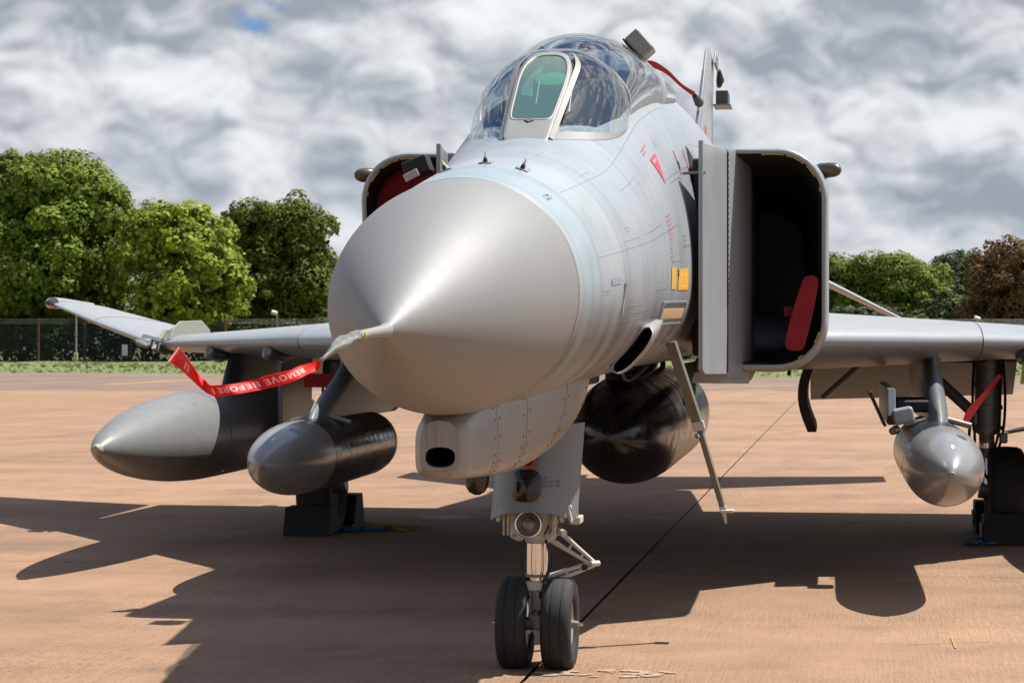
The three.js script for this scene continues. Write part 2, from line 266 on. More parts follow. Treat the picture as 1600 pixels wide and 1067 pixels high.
// lobes: [x, y, z, rx, ry, rz] in metres from the foot; every lobe is clothed in small sprays of leaves
function foliage(lobes, per, size, tone, seed, gap = -0.35) {
  const r = random(seed), pos = [], col = [], nor = [], idx = [];
  for (const [lx, ly, lz, rx, ry, rz] of lobes) {
    const ct = 0.82 + 0.36 * r(), yl = r(), n = Math.round(per * 1.8 * rx * ry);
    for (let i = 0; i < n; i++) {
      const th = r() * 6.2832, cy = lerp(-0.75, 1, r()), sy = Math.sqrt(1 - Math.min(1, cy * cy)), q = 0.55 + 0.52 * Math.sqrt(r());
      const d = V(Math.cos(th) * sy, cy, Math.sin(th) * sy), p = V(lx + d.x * rx * q, ly + d.y * ry * q, lz + d.z * rz * q);
      if (n3(p.x * 0.9 + seed, p.y * 0.9, p.z * 0.9) < gap) continue;
      const s = size * 0.74 * (0.4 + 1.2 * r() * r() + 0.25 * r()), out = d.clone().add(V(r() - 0.5, r() - 0.1, r() - 0.5).multiplyScalar(1.5)).normalize(), t = V(r() - 0.5, r() - 0.7, r() - 0.5).cross(out).normalize(), u = out.clone().cross(t);
      const k = ct * (0.7 + 0.6 * r()), b = pos.length / 3, fresh = 0.3 * yl + 0.35 * r();
      const c = [lerp(tone[0], tone[3], fresh) * k, lerp(tone[1], tone[4], fresh) * k, lerp(tone[2], tone[5], fresh) * k];
      for (const [x, y, z] of [[-0.5, -0.15, 0], [0.1, -0.42, 0.1], [0.62, 0.05, -0.06], [0.0, 0.42, 0.12]]) { const w = p.clone().addScaledVector(t, x * s).addScaledVector(u, y * s).addScaledVector(out, z * s); pos.push(w.x, w.y, w.z); col.push(...c); const m = out.clone().lerp(d, 0.35).normalize(); nor.push(m.x, m.y, m.z); }
      idx.push(b, b + 1, b + 3, b + 1, b + 2, b + 3);
    }
  }
  const g = new THREE.BufferGeometry(); g.setAttribute('position', new THREE.Float32BufferAttribute(pos, 3)); g.setAttribute('color', new THREE.Float32BufferAttribute(col, 3)); g.setAttribute('normal', new THREE.Float32BufferAttribute(nor, 3)); g.setIndex(idx); return g;
}
function crownLobes(w, h, y0, n, seed, top = 1) {
  const r = random(seed), L = [];
  for (let i = 0; i < n; i++) {
    const cy = lerp(-0.9, 0.95, r()), th = r() * 6.2832, sy = Math.sqrt(1 - cy * cy), k = 0.62 + 0.30 * r(), s = lerp(0.13, 0.22, r()) * Math.min(w, h);
    L.push([Math.cos(th) * sy * k * (w / 2 - s * 0.5), y0 + (h / 2) * (1 + cy * k * top * 1.05), Math.sin(th) * sy * k * (w / 2 - s * 0.5), s * (1 + 0.35 * r()), s * (0.75 + 0.35 * r()), s * (1 + 0.3 * r())]);
  }
  for (let i = 0; i < n * 1.3; i++) { const cy = lerp(-0.6, 1, r()), th = r() * 6.2832, sy = Math.sqrt(1 - cy * cy), k = 0.86 + 0.22 * r(), s = lerp(0.035, 0.09, r()) * Math.min(w, h); L.push([Math.cos(th) * sy * k * w / 2, y0 + h / 2 * (1 + cy * k), Math.sin(th) * sy * k * w / 2, s * 1.2, s * (0.8 + 0.5 * r()), s * 1.2]); }
  for (let i = 0; i < n / 3; i++) { const cy = lerp(-0.6, 0.6, r()), th = r() * 6.2832; L.push([Math.cos(th) * w * 0.18, y0 + h / 2 * (1 + cy), Math.sin(th) * w * 0.18, w * 0.17, h * 0.15, w * 0.17]); }
  return L;
}
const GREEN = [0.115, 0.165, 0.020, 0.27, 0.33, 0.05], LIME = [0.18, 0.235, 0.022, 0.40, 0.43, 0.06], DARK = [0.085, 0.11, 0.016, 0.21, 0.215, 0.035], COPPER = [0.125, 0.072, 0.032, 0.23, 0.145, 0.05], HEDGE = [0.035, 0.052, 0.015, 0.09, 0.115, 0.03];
function tree(name, label, grp, px, d, w, h, y0, tone, seed, { n = 46, per = 330, size = 0.36, gap = -0.35, extra = [] } = {}) {
  const t = group(name); t.position.set((px - 800) / 3390 * d, 0, -d); tag(t, label, 'tree', grp);
  const lobes = [...crownLobes(w, h - y0, y0, n, seed), ...extra];
  add('crown', foliage(lobes, per, size, tone, seed, gap), leafM, t);
  const r = random(seed + 5), wood = [sweep(curve([V(0, 0, 0), V(0.1, h * 0.3, 0), V(-0.05, h * 0.6, 0.1), V(0.1, h * 0.85, 0)], 8), [0.034, 0.03, 0.027, 0.024, 0.021, 0.017, 0.013, 0.009, 0.005].map((x) => x * h * 0.62), 9)];
  add('trunk', wood, barkM, t);
  const limbs = []; for (let i = 0; i < 9; i++) { const l = lobes[Math.floor(r() * n)], y = h * (0.2 + 0.4 * r()); limbs.push(sweep(curve([V(0, y, 0), V(l[0] * 0.45, (y + l[1]) / 2 + 0.3, l[2] * 0.45), V(l[0], l[1], l[2])], 6), [0.11, 0.095, 0.08, 0.065, 0.05, 0.035, 0.02], 6)); }
  add('limbs', limbs, barkM, t);
  return t;
}
tree('broadleaf_tree', 'tallest mid-green tree at the left edge behind the fence', null, 62, 139, 12.0, 13.2, 0.6, GREEN, 101, { n: 64, gap: -0.24, extra: [[-1.3, 12.0, 0, 1.1, 1.0, 1.1], [2.6, 10.6, 0.5, 1.5, 1.3, 1.4], [4.2, 8.6, 1, 1.3, 1.5, 1.3], [-4, 10.9, 1, 1.5, 1.2, 1.4]] });
tree('broadleaf_tree', 'lighter yellow-green tree in the middle of the left group', null, 282, 134, 7.8, 9.9, 0.8, LIME, 102, { n: 52, size: 0.40, gap: -0.15, extra: [[3.0, 5.0, 1.5, 1.3, 0.9, 1.2], [3.3, 3.4, 1.2, 1.1, 0.9, 1], [-2.6, 8.0, 0, 1.2, 0.9, 1], [0.6, 9.2, 0, 1.0, 0.7, 1]] });
tree('broadleaf_tree', 'dark dense rounded tree just left of the nose cone', null, 424, 144, 9.0, 10.7, 0.4, DARK, 103, { n: 58, size: 0.34, gap: -0.26 });
tree('broadleaf_tree', 'rounded green tree behind the wing at right', null, 1395, 165, 9.0, 7.7, 0.4, [0.095, 0.15, 0.016, 0.26, 0.31, 0.045], 104, { n: 50, size: 0.34, extra: [[-3.8, 6.4, 0, 1.4, 1.1, 1.2], [-2.4, 6.9, 0, 1.3, 1, 1.2], [3.4, 6.2, 0, 1.3, 1.1, 1.2]] });
tree('broadleaf_tree', 'green tree partly hidden by the right intake', null, 1280, 168, 8.5, 7.6, 0.3, [0.085, 0.14, 0.018, 0.23, 0.28, 0.045], 105, { n: 40 });
tree('copper_tree', 'reddish brown tree at the right edge of the picture', null, 1592, 138, 7.0, 7.5, 0.5, COPPER, 106, { n: 46, size: 0.30, gap: -0.2, extra: [[-2.8, 6.6, 0, 0.8, 0.7, 0.7], [-0.6, 7.6, 0, 0.7, 0.6, 0.7], [1.2, 7.9, 0, 0.8, 0.7, 0.7]] });
tree('broadleaf_tree', 'distant bluish green tree beyond the copper tree', null, 1500, 310, 13, 13.4, 0.5, [0.05, 0.075, 0.035, 0.09, 0.12, 0.05], 107, { n: 40, per: 60, size: 0.7 });
tree('small_tree', 'low grey-green bush between the green and copper trees', null, 1492, 150, 6.0, 5.2, 0.2, [0.06, 0.085, 0.03, 0.15, 0.18, 0.06], 108, { n: 34 });
tree('small_tree', 'small bright bush above the wing at right', null, 1435, 146, 3.4, 3.1, 0.1, [0.10, 0.125, 0.02, 0.22, 0.21, 0.04], 109, { n: 22 });
tree('small_tree', 'dull olive bush low behind the wing', null, 1350, 148, 6.2, 3.9, 0.1, [0.055, 0.07, 0.03, 0.12, 0.12, 0.05], 110, { n: 30 });
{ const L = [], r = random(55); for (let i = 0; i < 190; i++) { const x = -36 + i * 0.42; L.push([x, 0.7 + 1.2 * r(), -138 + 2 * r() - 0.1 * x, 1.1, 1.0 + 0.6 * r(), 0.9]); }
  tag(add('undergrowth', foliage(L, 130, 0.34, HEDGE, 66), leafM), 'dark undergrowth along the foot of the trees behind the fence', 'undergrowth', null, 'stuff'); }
// ---------------------------------------------------------------- fence and small things at the far edge
const fence = group('security_fence'); tag(fence, 'tall chain-link fence with cranked rusty posts before the trees', 'fence');
const postMat = pt(0.30, 0.16, 0.065, 0.85, { map: rep(dirty, 2) }), wireMat = pt(0.25, 0.25, 0.24, 0.5, { metalness: 0.6 });
{ const fx = (px) => { const d = 131; return V((px - 800) / 3390 * d, 0, -d - 0.001 * px); };
  const post = sweep([V(0, -0.2, 0), V(0, 2.2, 0), V(0.02, 2.45, 0), V(0.12, 2.75, 0.1)], [0.085, 0.085, 0.08, 0.06], 4);
  const px = []; for (let x = -86; x < 620; x += 72.6) px.push(x);
  for (const x of px) { const p = add('post', post, postMat, fence); p.position.copy(fx(x)); }
  for (let x = px.length * 72.6 + 620; x < 1900; x += 72.6) { const p = add('post', post, postMat, fence); p.position.copy(fx(x)); }
  for (const [y, o] of [[2.5, 0.02], [2.62, 0.06], [2.74, 0.1]]) add('barbed_wire', rod(fx(-160).add(V(o, y, o)), fx(1900).add(V(o, y, o)), 0.012, 0.012, 4), wireMat, fence);
  const mesh = new THREE.MeshPhysicalMaterial({ roughness: 0.8, transparent: true, opacity: 0.42, side: THREE.DoubleSide }); mesh.color.setRGB(0.012, 0.02, 0.02);
  const q = loft([[fx(-160).setY(0), fx(1900).setY(0)], [fx(-160).setY(2.35), fx(1900).setY(2.35)]], { closed: false }); add('chain_link', q.translate(0, 0.05, 0.12), mesh, fence); }
const at = (px, py, d) => V((px - 800) / 3390 * d, 1.545 + (530 - py) / 3390 * d, -d);
{ const s = group('notice_sign'); tag(s, 'small blank white notice on the fence at left', 'sign'); const p = at(195, 547, 129.5); s.position.copy(p); add('panel', box(V(0, 0, 0), 0.34, 0.66, 0.03), pt(0.72, 0.73, 0.72, 0.5), s); for (const y of [0.2, -0.2]) add('fixing', rod(V(-0.18, y, -0.03), V(0.1, y, -0.03), 0.015), wireMat, s); }
{ const s = group('lamp_post'); tag(s, 'thin grey pole with cream base before the fence at left', 'pole'); s.position.copy(at(119, 560, 128).setY(0.2)); add('pole', rod(V(0, 0, 0), V(0, 3.6, 0), 0.055, 0.045), pt(0.36, 0.37, 0.36, 0.5), s); add('base', box(V(-0.02, 0.3, 0.02), 0.24, 0.5, 0.22, 0.04), pt(0.55, 0.47, 0.28, 0.7), s); add('bracket', box(V(0, 1.6, 0.05), 0.18, 0.12, 0.08), wireMat, s); }
for (const [px, py, l] of [[433, 488, 'small white floodlight on a post before the dark tree'], [1531, 497, 'small white floodlight showing above the right wing']]) { const s = group('floodlight'); tag(s, l, 'floodlight'); s.position.copy(at(px, py, 127).setY(0)); const h = 1.545 + (530 - py) / 3390 * 127; add('pole', rod(V(0, 0, 0), V(0, h + 0.1, 0), 0.04), wireMat, s); add('lamp_head', box(V(-0.16, h - 0.02, 0.05), 0.36, 0.2, 0.26, 0.05, [0.4, 0, -0.3]), pt(0.7, 0.7, 0.68, 0.5), s); }

// ---------------------------------------------------------------- the jet (its own axes: b to port, h up, a aft of the nose wheels)
const PSI = Math.atan(0.146);
const placeOnAxes = (g, b = 0, h = 0, a = 0) => { g.position.copy(P(b, h, a).applyAxisAngle(V(0, 1, 0), -PSI).add(V(0.121, 0, -10.25))); g.rotation.y = -PSI; return g; };
const jet = placeOnAxes(group('fighter_jet'));
tag(jet, 'grey twin-engined fighter jet parked on the concrete with its nose towards us', 'jet');

// fuselage sections: [a, bottom, middle, top, half width, top exponent, bottom exponent]
const FUS = [[-2.16, 1.283, 1.715, 2.147, 0.445, 2, 2], [-1.6, 1.285, 1.75, 2.245, 0.492, 2, 2.1], [-1.0, 1.30, 1.79, 2.345, 0.545, 2, 2.2], [-0.4, 1.32, 1.83, 2.462, 0.59, 2, 2.3], [0.2, 1.34, 1.86, 2.67, 0.62, 2, 2.4], [0.7, 1.35, 1.88, 2.85, 0.64, 2, 2.5],
  [1.7, 1.37, 1.92, 3.06, 0.662, 2.05, 2.7], [2.6, 1.38, 1.95, 3.15, 0.672, 2.15, 3], [3.6, 1.38, 1.98, 3.21, 0.68, 2.3, 3], [5, 1.40, 2.0, 3.23, 0.70, 2.5, 3], [7, 1.42, 2.02, 3.18, 0.74, 2.5, 3], [10, 1.5, 2.1, 3.08, 0.7, 2.2, 2.6], [12.5, 1.8, 2.25, 2.95, 0.5, 2, 2.2], [14.6, 2.2, 2.45, 2.72, 0.2, 2, 2]];
function fusPoint(a, t) {           // t runs 0..1 from the keel up the port side, over the top and down
  const [, hb, hm, ht, w, nt, nb] = lerpTable(FUS, a), th = -Math.PI / 2 + t * Math.PI * 2, c = Math.cos(th), s = Math.sin(th), n = s >= 0 ? nt : nb;
  return P(w * Math.sign(c) * Math.abs(c) ** (2 / n), hm + (s >= 0 ? ht - hm : hm - hb) * Math.sign(s) * Math.abs(s) ** (2 / n), a);
}
function fusTop(a, b) { const [, , hm, ht, w, nt] = lerpTable(FUS, a); return hm + (ht - hm) * Math.max(0, 1 - Math.abs(b / w) ** nt) ** (1 / nt); }
const A0 = -2.16, A1 = 4.6;
// paint, panel lines, fasteners and stencils of the front fuselage
function fuselageCanvas(bump) {
  const W = 2048, H = 2048, cv = document.createElement('canvas'); cv.width = W; cv.height = H; const c = cv.getContext('2d'), r = random(91);
  const X = (t) => t * W, Y = (a) => H - (a - A0) / (A1 - A0) * H;
  c.fillStyle = bump ? '#808080' : '#a5adb3'; c.fillRect(0, 0, W, H);
  if (!bump) {
    const tint = (a0, a1, css) => { c.fillStyle = css; c.fillRect(0, Y(a1), W, Y(a0) - Y(a1)); };
    tint(-2.2, -1.72, '#a9b8bf'); tint(-1.72, -1.2, '#aeb6ba');
    const im = c.getImageData(0, 0, W, H), d = im.data;
    for (let y = 0; y < H; y++) for (let x = 0; x < W; x++) { const o = (y * W + x) * 4, u = x / W, v = y / H; const k = 1 + 0.025 * n3(u * 9, v * 9, 3) + 0.018 * n3(u * 4, v * 46, 5) + 0.008 * n2(x * 0.3, y * 0.3) - 0.10 * Math.max(0, n3(u * 5, v * 40, 8) - 0.3) * sstep(v, 0.1, 0.4) - 0.05 * Math.max(0, n3(u * 14, v * 14, 18) - 0.2); const dirt = 1 - 0.34 * sstep(Math.abs(u - 0.5), 0.22, 0.34) * (0.6 + 0.5 * n3(u * 6, v * 22, 28)) * sstep(v, 0.12, 0.3), kk = k * dirt; d[o] *= kk; d[o + 1] *= kk; d[o + 2] *= kk * (0.98 + 0.02 * dirt); }
    c.putImageData(im, 0, 0);
  }
  const ink = bump ? 'rgba(30,30,30,0.9)' : 'rgba(70,72,74,0.34)', lw = bump ? 3 : 2;
  const line = (t0, a0, t1, a1, w = lw, s = ink) => { c.strokeStyle = s; c.lineWidth = w; c.beginPath(); c.moveTo(X(t0), Y(a0)); c.lineTo(X(t1), Y(a1)); c.stroke(); };
  const dots = (t0, a0, t1, a1, gap = 9) => { const L = Math.hypot(X(t1) - X(t0), Y(a1) - Y(a0)), n = Math.floor(L / gap); c.fillStyle = bump ? 'rgba(60,60,60,0.8)' : 'rgba(95,96,98,0.26)'; for (let i = 0; i <= n; i++) { c.beginPath(); c.arc(lerp(X(t0), X(t1), i / n), lerp(Y(a0), Y(a1), i / n), 1.6, 0, 7); c.fill(); } };
  const smear = (t, a, dt, da, al) => { if (bump) return; for (let i = 0; i < 26; i++) { c.fillStyle = `rgba(70,68,64,${al / 26 * 2})`; const k = r(), s = r(); c.fillRect(X(t + (r() - 0.5) * dt * (1 - k * 0.6)), Y(a + da * (0.3 + 0.7 * s)), 2 + 7 * r(), (Y(a) - Y(a + da)) * s * 0.9); } };
  for (const a of [-2.06, -1.72, -1.2, -0.62, 0.05, 0.62, 1.35, 2.1, 3.0]) { line(0, a, 1, a); dots(0, a + 0.03, 1, a + 0.03, 11); dots(0, a - 0.03, 1, a - 0.03, 11); }
  for (const s of [0, 1]) {
    const m = (t) => s ? 1 - t : t;
    for (const [t, a0, a1] of [[0.12, -2.0, 4.6], [0.2, -1.2, 4.6], [0.29, -1.7, 0.6], [0.33, 0.6, 4.6], [0.39, -1.7, 2.2]]) { line(m(t), a0, m(t), a1); dots(m(t) + 0.006, a0, m(t) + 0.006, a1, 12); }
    const panel = (t0, t1, a0, a1) => { line(m(t0), a0, m(t1), a0); line(m(t0), a1, m(t1), a1); line(m(t0), a0, m(t0), a1); line(m(t1), a0, m(t1), a1); const e = 0.008; dots(m(t0 + e), a0 + 0.03, m(t1 - e), a0 + 0.03); dots(m(t0 + e), a1 - 0.03, m(t1 - e), a1 - 0.03); dots(m(t0 + e), a0, m(t0 + e), a1); dots(m(t1 - e), a0, m(t1 - e), a1); };
    panel(0.22, 0.30, -1.1, -0.7); panel(0.15, 0.21, -0.95, -0.5); panel(0.235, 0.30, -0.4, 0.02); panel(0.30, 0.36, -0.55, -0.1); panel(0.205, 0.26, 0.2, 0.6); panel(0.27, 0.325, 0.72, 1.3); panel(0.15, 0.195, 0.7, 1.3); panel(0.40, 0.46, -1.1, -0.75);
    for (let i = 0; i < 16; i++) smear(m(0.12 + 0.25 * r()), -1.2 + 3.2 * r(), 0.03, 0.25 + 0.4 * r(), 0.09 + 0.12 * r());
    for (const [t, a, n] of [[0.27, 0.95, 3], [0.24, -1.55, 2], [0.19, -0.2, 3], [0.31, -0.85, 2], [0.26, 0.3, 4], [0.36, 0.9, 2]]) if (!bump) { c.fillStyle = 'rgba(60,62,66,0.55)'; for (let i = 0; i < n; i++) for (let k = 0; k < 9; k++) if (r() > 0.25) c.fillRect(X(m(t)) + i * 8, Y(a) + k * 5, 4, 3.2); }
  }
  return cv;
}
function canvasTex(cv, srgb = true) { const t = new THREE.CanvasTexture(cv); if (srgb) t.colorSpace = THREE.SRGBColorSpace; t.wrapS = t.wrapT = THREE.RepeatWrapping; return t; }
const bodyMat = pt(1, 1, 1, 0.55, { map: canvasTex(fuselageCanvas(false)), bumpMap: canvasTex(fuselageCanvas(true), false), bumpScale: 0.0018, metalness: 0.12 });
bodyMat.roughness = 0.38;

// front fuselage with the cockpit cut out of it
{
  const rings = []; for (let i = 0; i <= 76; i++) { const a = lerp(A0, A1, i / 76), r = []; for (let j = 0; j < 96; j++) r.push(fusPoint(a, j / 96)); rings.push(r); }
  const body = loft(rings, { cap0: true, cap1: true, unit: true });
  const s = new THREE.Shape([[0, -0.16], [0.13, -0.12], [0.27, 0.08], [0.345, 0.5], [0.36, 1.0], [0.37, 3.3], [0, 3.42], [-0.37, 3.3], [-0.36, 1.0], [-0.345, 0.5], [-0.27, 0.08], [-0.13, -0.12]].map(([b, a]) => new THREE.Vector2(b, a)));
  const tubG = new THREE.ExtrudeGeometry(s, { depth: 2, bevelEnabled: false }).rotateX(-Math.PI / 2).translate(0, 1.95, 0);
  const ev = new Evaluator(); ev.attributes = ['position', 'normal', 'uv']; ev.useGroups = true;
  const A = new Brush(body, bodyMat), B = new Brush(tubG, M.cockpit); A.updateMatrixWorld(); B.updateMatrixWorld();
  const res = ev.evaluate(A, B, SUBTRACTION);
  const m = new THREE.Mesh(res.geometry, res.material); m.name = 'fuselage'; jet.add(m);
}
{ // rear fuselage and spine
  const rings = []; for (let i = 0; i <= 44; i++) { const a = lerp(A1, 14.6, i / 44), r = []; for (let j = 0; j < 64; j++) r.push(fusPoint(a, j / 64)); rings.push(r); }
  add('rear_fuselage', loft(rings, { cap1: true }), M.paint, jet);
}
// radome and pitot boom
{
  const L = 1.42, R = 0.438, rho = (R * R + L * L) / (2 * R), rings = [], prof = (t) => Math.sqrt(rho * rho - (L - t) ** 2) + R - rho;
  for (let i = 0; i <= 60; i++) { const t = L * (i / 60) ** 1.6, r = Math.max(0.018, prof(t)), c = lerp(1.57, 1.715, t / L), ring = []; for (let j = 0; j < 96; j++) { const th = -Math.PI / 2 + j / 96 * Math.PI * 2; ring.push(P(Math.cos(th) * r * 1.012, c + Math.sin(th) * r * 0.985, -3.58 + t)); } rings.push(ring); }
  add('radome', loft(rings, { cap0: true }), M.radome, jet);
  const lip = []; for (const [a, k] of [[-2.162, 0.994], [-2.158, 1.004], [-2.14, 1.004], [-2.136, 0.996]]) { const ring = []; for (let j = 0; j < 96; j++) { const p = fusPoint(-2.15, j / 96); ring.push(P(p.x * k, 1.715 + (p.y - 1.715) * k, a)); } lip.push(ring); }
  add('radome_ring', loft(lip), pt(0.30, 0.29, 0.27, 0.5), jet);
  const boom = group('pitot_boom', jet);
  add('tube', sweep([P(0, 1.575, -3.50), P(0, 1.57, -3.62), P(0, 1.563, -3.8), P(0, 1.556, -3.93)], [0.027, 0.0175, 0.0145, 0.0135], 20), pt(0.36, 0.37, 0.36, 0.4, { metalness: 0.2 }), boom);
  add('collar', sweep([P(0, 1.5566, -3.92), P(0, 1.556, -3.935), P(0, 1.5545, -3.975), P(0, 1.554, -3.99)], [0.0155, 0.018, 0.017, 0.0125], 20), M.metal, boom);
  add('yellow_band', sweep([P(0, 1.558, -3.895), P(0, 1.5572, -3.91)], [0.0157, 0.0155], 20), M.yellow, boom);
}
// -------------------------------- windscreen and canopies
const CAN = [[0.60, 0.98, 3.035, 0.372], [1.0, 1.32, 3.155, 0.385], [1.45, 1.70, 3.225, 0.40], [2.05, 2.15, 3.245, 0.412], [2.3, 2.36, 3.245, 0.418], [2.9, 2.92, 3.25, 0.414], [3.5, 3.5, 3.235, 0.40], [4.0, 4.0, 3.22, 0.36]];   // foot a, crown a, crown height, half width
function canopyPoint(k, f) {         // k = foot station, f 0..1 from port sill over the top to starboard
  const [af, ac, hc, w] = lerpTable(CAN, k), th = f * Math.PI, c = Math.cos(th), s = Math.sin(th), e = 2 / lerp(1.92, 2.25, sstep(k, 0.6, 1.7)), b = w * Math.sign(c) * Math.abs(c) ** e, sy = Math.abs(s) ** e;
  const hs = fusTop(af, w * 0.985) - 0.01, h = hs + (hc - hs) * sy; return P(b * (1 + 0.06 * Math.sin(Math.PI * Math.min(1, sy * 1.3))), h, af + (ac - af) * sy);
}
const canopyStrip = (name, k0, k1, f0, f1, mat, thick, lift, nu = 60, nv = 8) => add(name, sheet((u, v) => canopyPoint(lerp(k0, k1, v), lerp(f0, f1, u)), nu, nv, thick, lift), mat, jet);
const rivets = (() => { const cv = document.createElement('canvas'); cv.width = cv.height = 64; const c = cv.getContext('2d'); c.fillStyle = '#c2bfba'; c.fillRect(0, 0, 64, 64); c.fillStyle = '#8c8985'; c.beginPath(); c.arc(32, 32, 12, 0, 7); c.fill(); c.fillStyle = '#d8d6d2'; c.beginPath(); c.arc(29, 29, 6, 0, 7); c.fill(); return cv; })();
const frameMat = pt(0.34, 0.34, 0.335, 0.45, { map: rep(grime, 2) }), rivetMat = (u, v) => pt(0.56, 0.56, 0.55, 0.45, { map: rep(canvasTex(rivets), u, v) });
canopyStrip('canopy_pane', 0.62, 2.04, 0.03, 0.97, M.glass, 0, 0, 64, 30);
canopyStrip('windscreen_bow', 0.595, 0.65, 0.0, 1, frameMat, 0.008, 0.002, 72, 3);
canopyStrip('canopy_frame', 2.03, 2.13, 0.0, 1, frameMat, 0.012, 0.001, 72, 3);
canopyStrip('canopy_arch', 2.135, 2.42, 0.0, 1, M.paint, 0.01, 0.0, 64, 5);
canopyStrip('rear_canopy_pane', 2.43, 3.42, 0.03, 0.97, M.glass, 0, 0, 56, 16);
canopyStrip('rear_canopy_frame', 3.42, 3.98, 0, 1, M.paint, 0.01, 0.0, 56, 8);
for (const [f0, f1] of [[0, 0.035], [0.965, 1]]) { canopyStrip('canopy_sill', 0.65, 2.03, f0, f1, frameMat, 0.006, 0.001, 5, 24); canopyStrip('canopy_sill', 2.42, 3.42, f0, f1, frameMat, 0.006, 0.001, 5, 16); }
// flat front panel lies in a tilted plane: x across, t up the slope
const WB = [2.462, -0.40], WT = [2.985, 0.53], SL = Math.hypot(WT[0] - WB[0], WT[1] - WB[1]);
const wsPlane = (x, t, out = 0) => { const k = t / SL, dh = (WT[0] - WB[0]) / SL, da = (WT[1] - WB[1]) / SL; return P(x, lerp(WB[0], WT[0], k) + da * out, lerp(WB[1], WT[1], k) - dh * out); };
const widen = (t) => lerp(0.76, 1.07, clamp(t / SL, 0, 1));
const ovalAt = (f, hw, t0, t1, n) => { const th = f * Math.PI * 2, c = Math.cos(th), s = Math.sin(th), m = s > 0 ? n : 9; return [hw * Math.sign(c) * Math.abs(c) ** (2 / m), lerp(t0, t1, 0.38) + (s > 0 ? (t1 - t0) * 0.62 : (t1 - t0) * 0.38) * Math.sign(s) * Math.abs(s) ** (2 / m)]; };
{
  const ringOf = (hw, t0, t1, n, out) => { const r = []; for (let j = 0; j < 72; j++) { const [x, t] = ovalAt(j / 72, hw * 1, t0, t1, n); r.push(wsPlane(x * widen(t), t, out)); } return r; };
  const ws = group('windscreen', jet);
  add('pane', loft([ringOf(0.118, 0.185, 0.965, 3.0, 0.006), ringOf(0.0005, 0.55, 0.56, 2, 0.006)], {}), M.tinted, ws);
  add('pane_rim', loft([ringOf(0.117, 0.186, 0.964, 3.0, 0.004), ringOf(0.117, 0.186, 0.964, 3.0, 0.010), ringOf(0.125, 0.174, 0.976, 3.0, 0.012), ringOf(0.127, 0.170, 0.98, 3.0, 0.004)]), pt(0.40, 0.37, 0.33, 0.5), ws);
  add('frame', loft([ringOf(0.126, 0.171, 0.978, 3.0, 0.009), ringOf(0.142, -0.03, 1.012, 3.0, 0.007), ringOf(0.147, -0.05, 1.02, 3.0, -0.01)]), frameMat, ws);
  // fasteners down both legs of the frame
  for (const s of [-1, 1]) { const st = (u, v) => { const t = lerp(-0.02, 1.0, v), w = lerp(0.141, 0.166, u) * widen(t) * (v > 0.8 ? 1 - 0.30 * ((v - 0.8) / 0.2) ** 2 : 1); return wsPlane(s * w, t, 0.004 - 0.016 * u); };
    add('side_frame', sheet(st, 3, 20, 0.004, 0.001), rivetMat(3, 34), ws); }
  add('heater_cover', box(wsPlane(-0.005, 0.165, 0.012), 0.034, 0.034, 0.006, 0.002, [-1.05, 0.0, 0.75]), pt(0.12, 0.12, 0.12, 0.7), ws);
  // curved side panes between the frame and the bow
  for (const s of [0, 1]) {
    const fn = (u, v) => {                                        // u: frame -> bow, v: sill -> top
      const f = s ? 1 - v * 0.5 : v * 0.5, th = v * Math.PI / 2, sg = s ? -1 : 1;
      const x = 0.163 * Math.cos(th) ** (2 / 3.2), t = 1.02 * Math.sin(th) ** (2 / 3.2), a = wsPlane(sg * x * widen(t), t, -0.012), b = canopyPoint(0.6, f);
      const p = a.clone().lerp(b, u), bul = 4 * u * (1 - u) * lerp(0.085, 0.02, v); p.x += sg * bul * Math.cos(th); p.y += bul * Math.sin(th) * 0.8 - (1 - v) ** 3 * 0.0; p.z += bul * 0.75;
      const sill = fusTop(-p.z, p.x) - 0.006; p.y = lerp(p.y, sill, (1 - v) ** 7); return p;
    };
    add('side_pane', sheet(fn, 24, 30, 0, 0), M.glass, jet);
    add('pane_sill', sheet((u, v) => { const p = fn(u, v * 0.03); return p; }, 24, 2, 0.006, 0.001), frameMat, jet);
  }
}
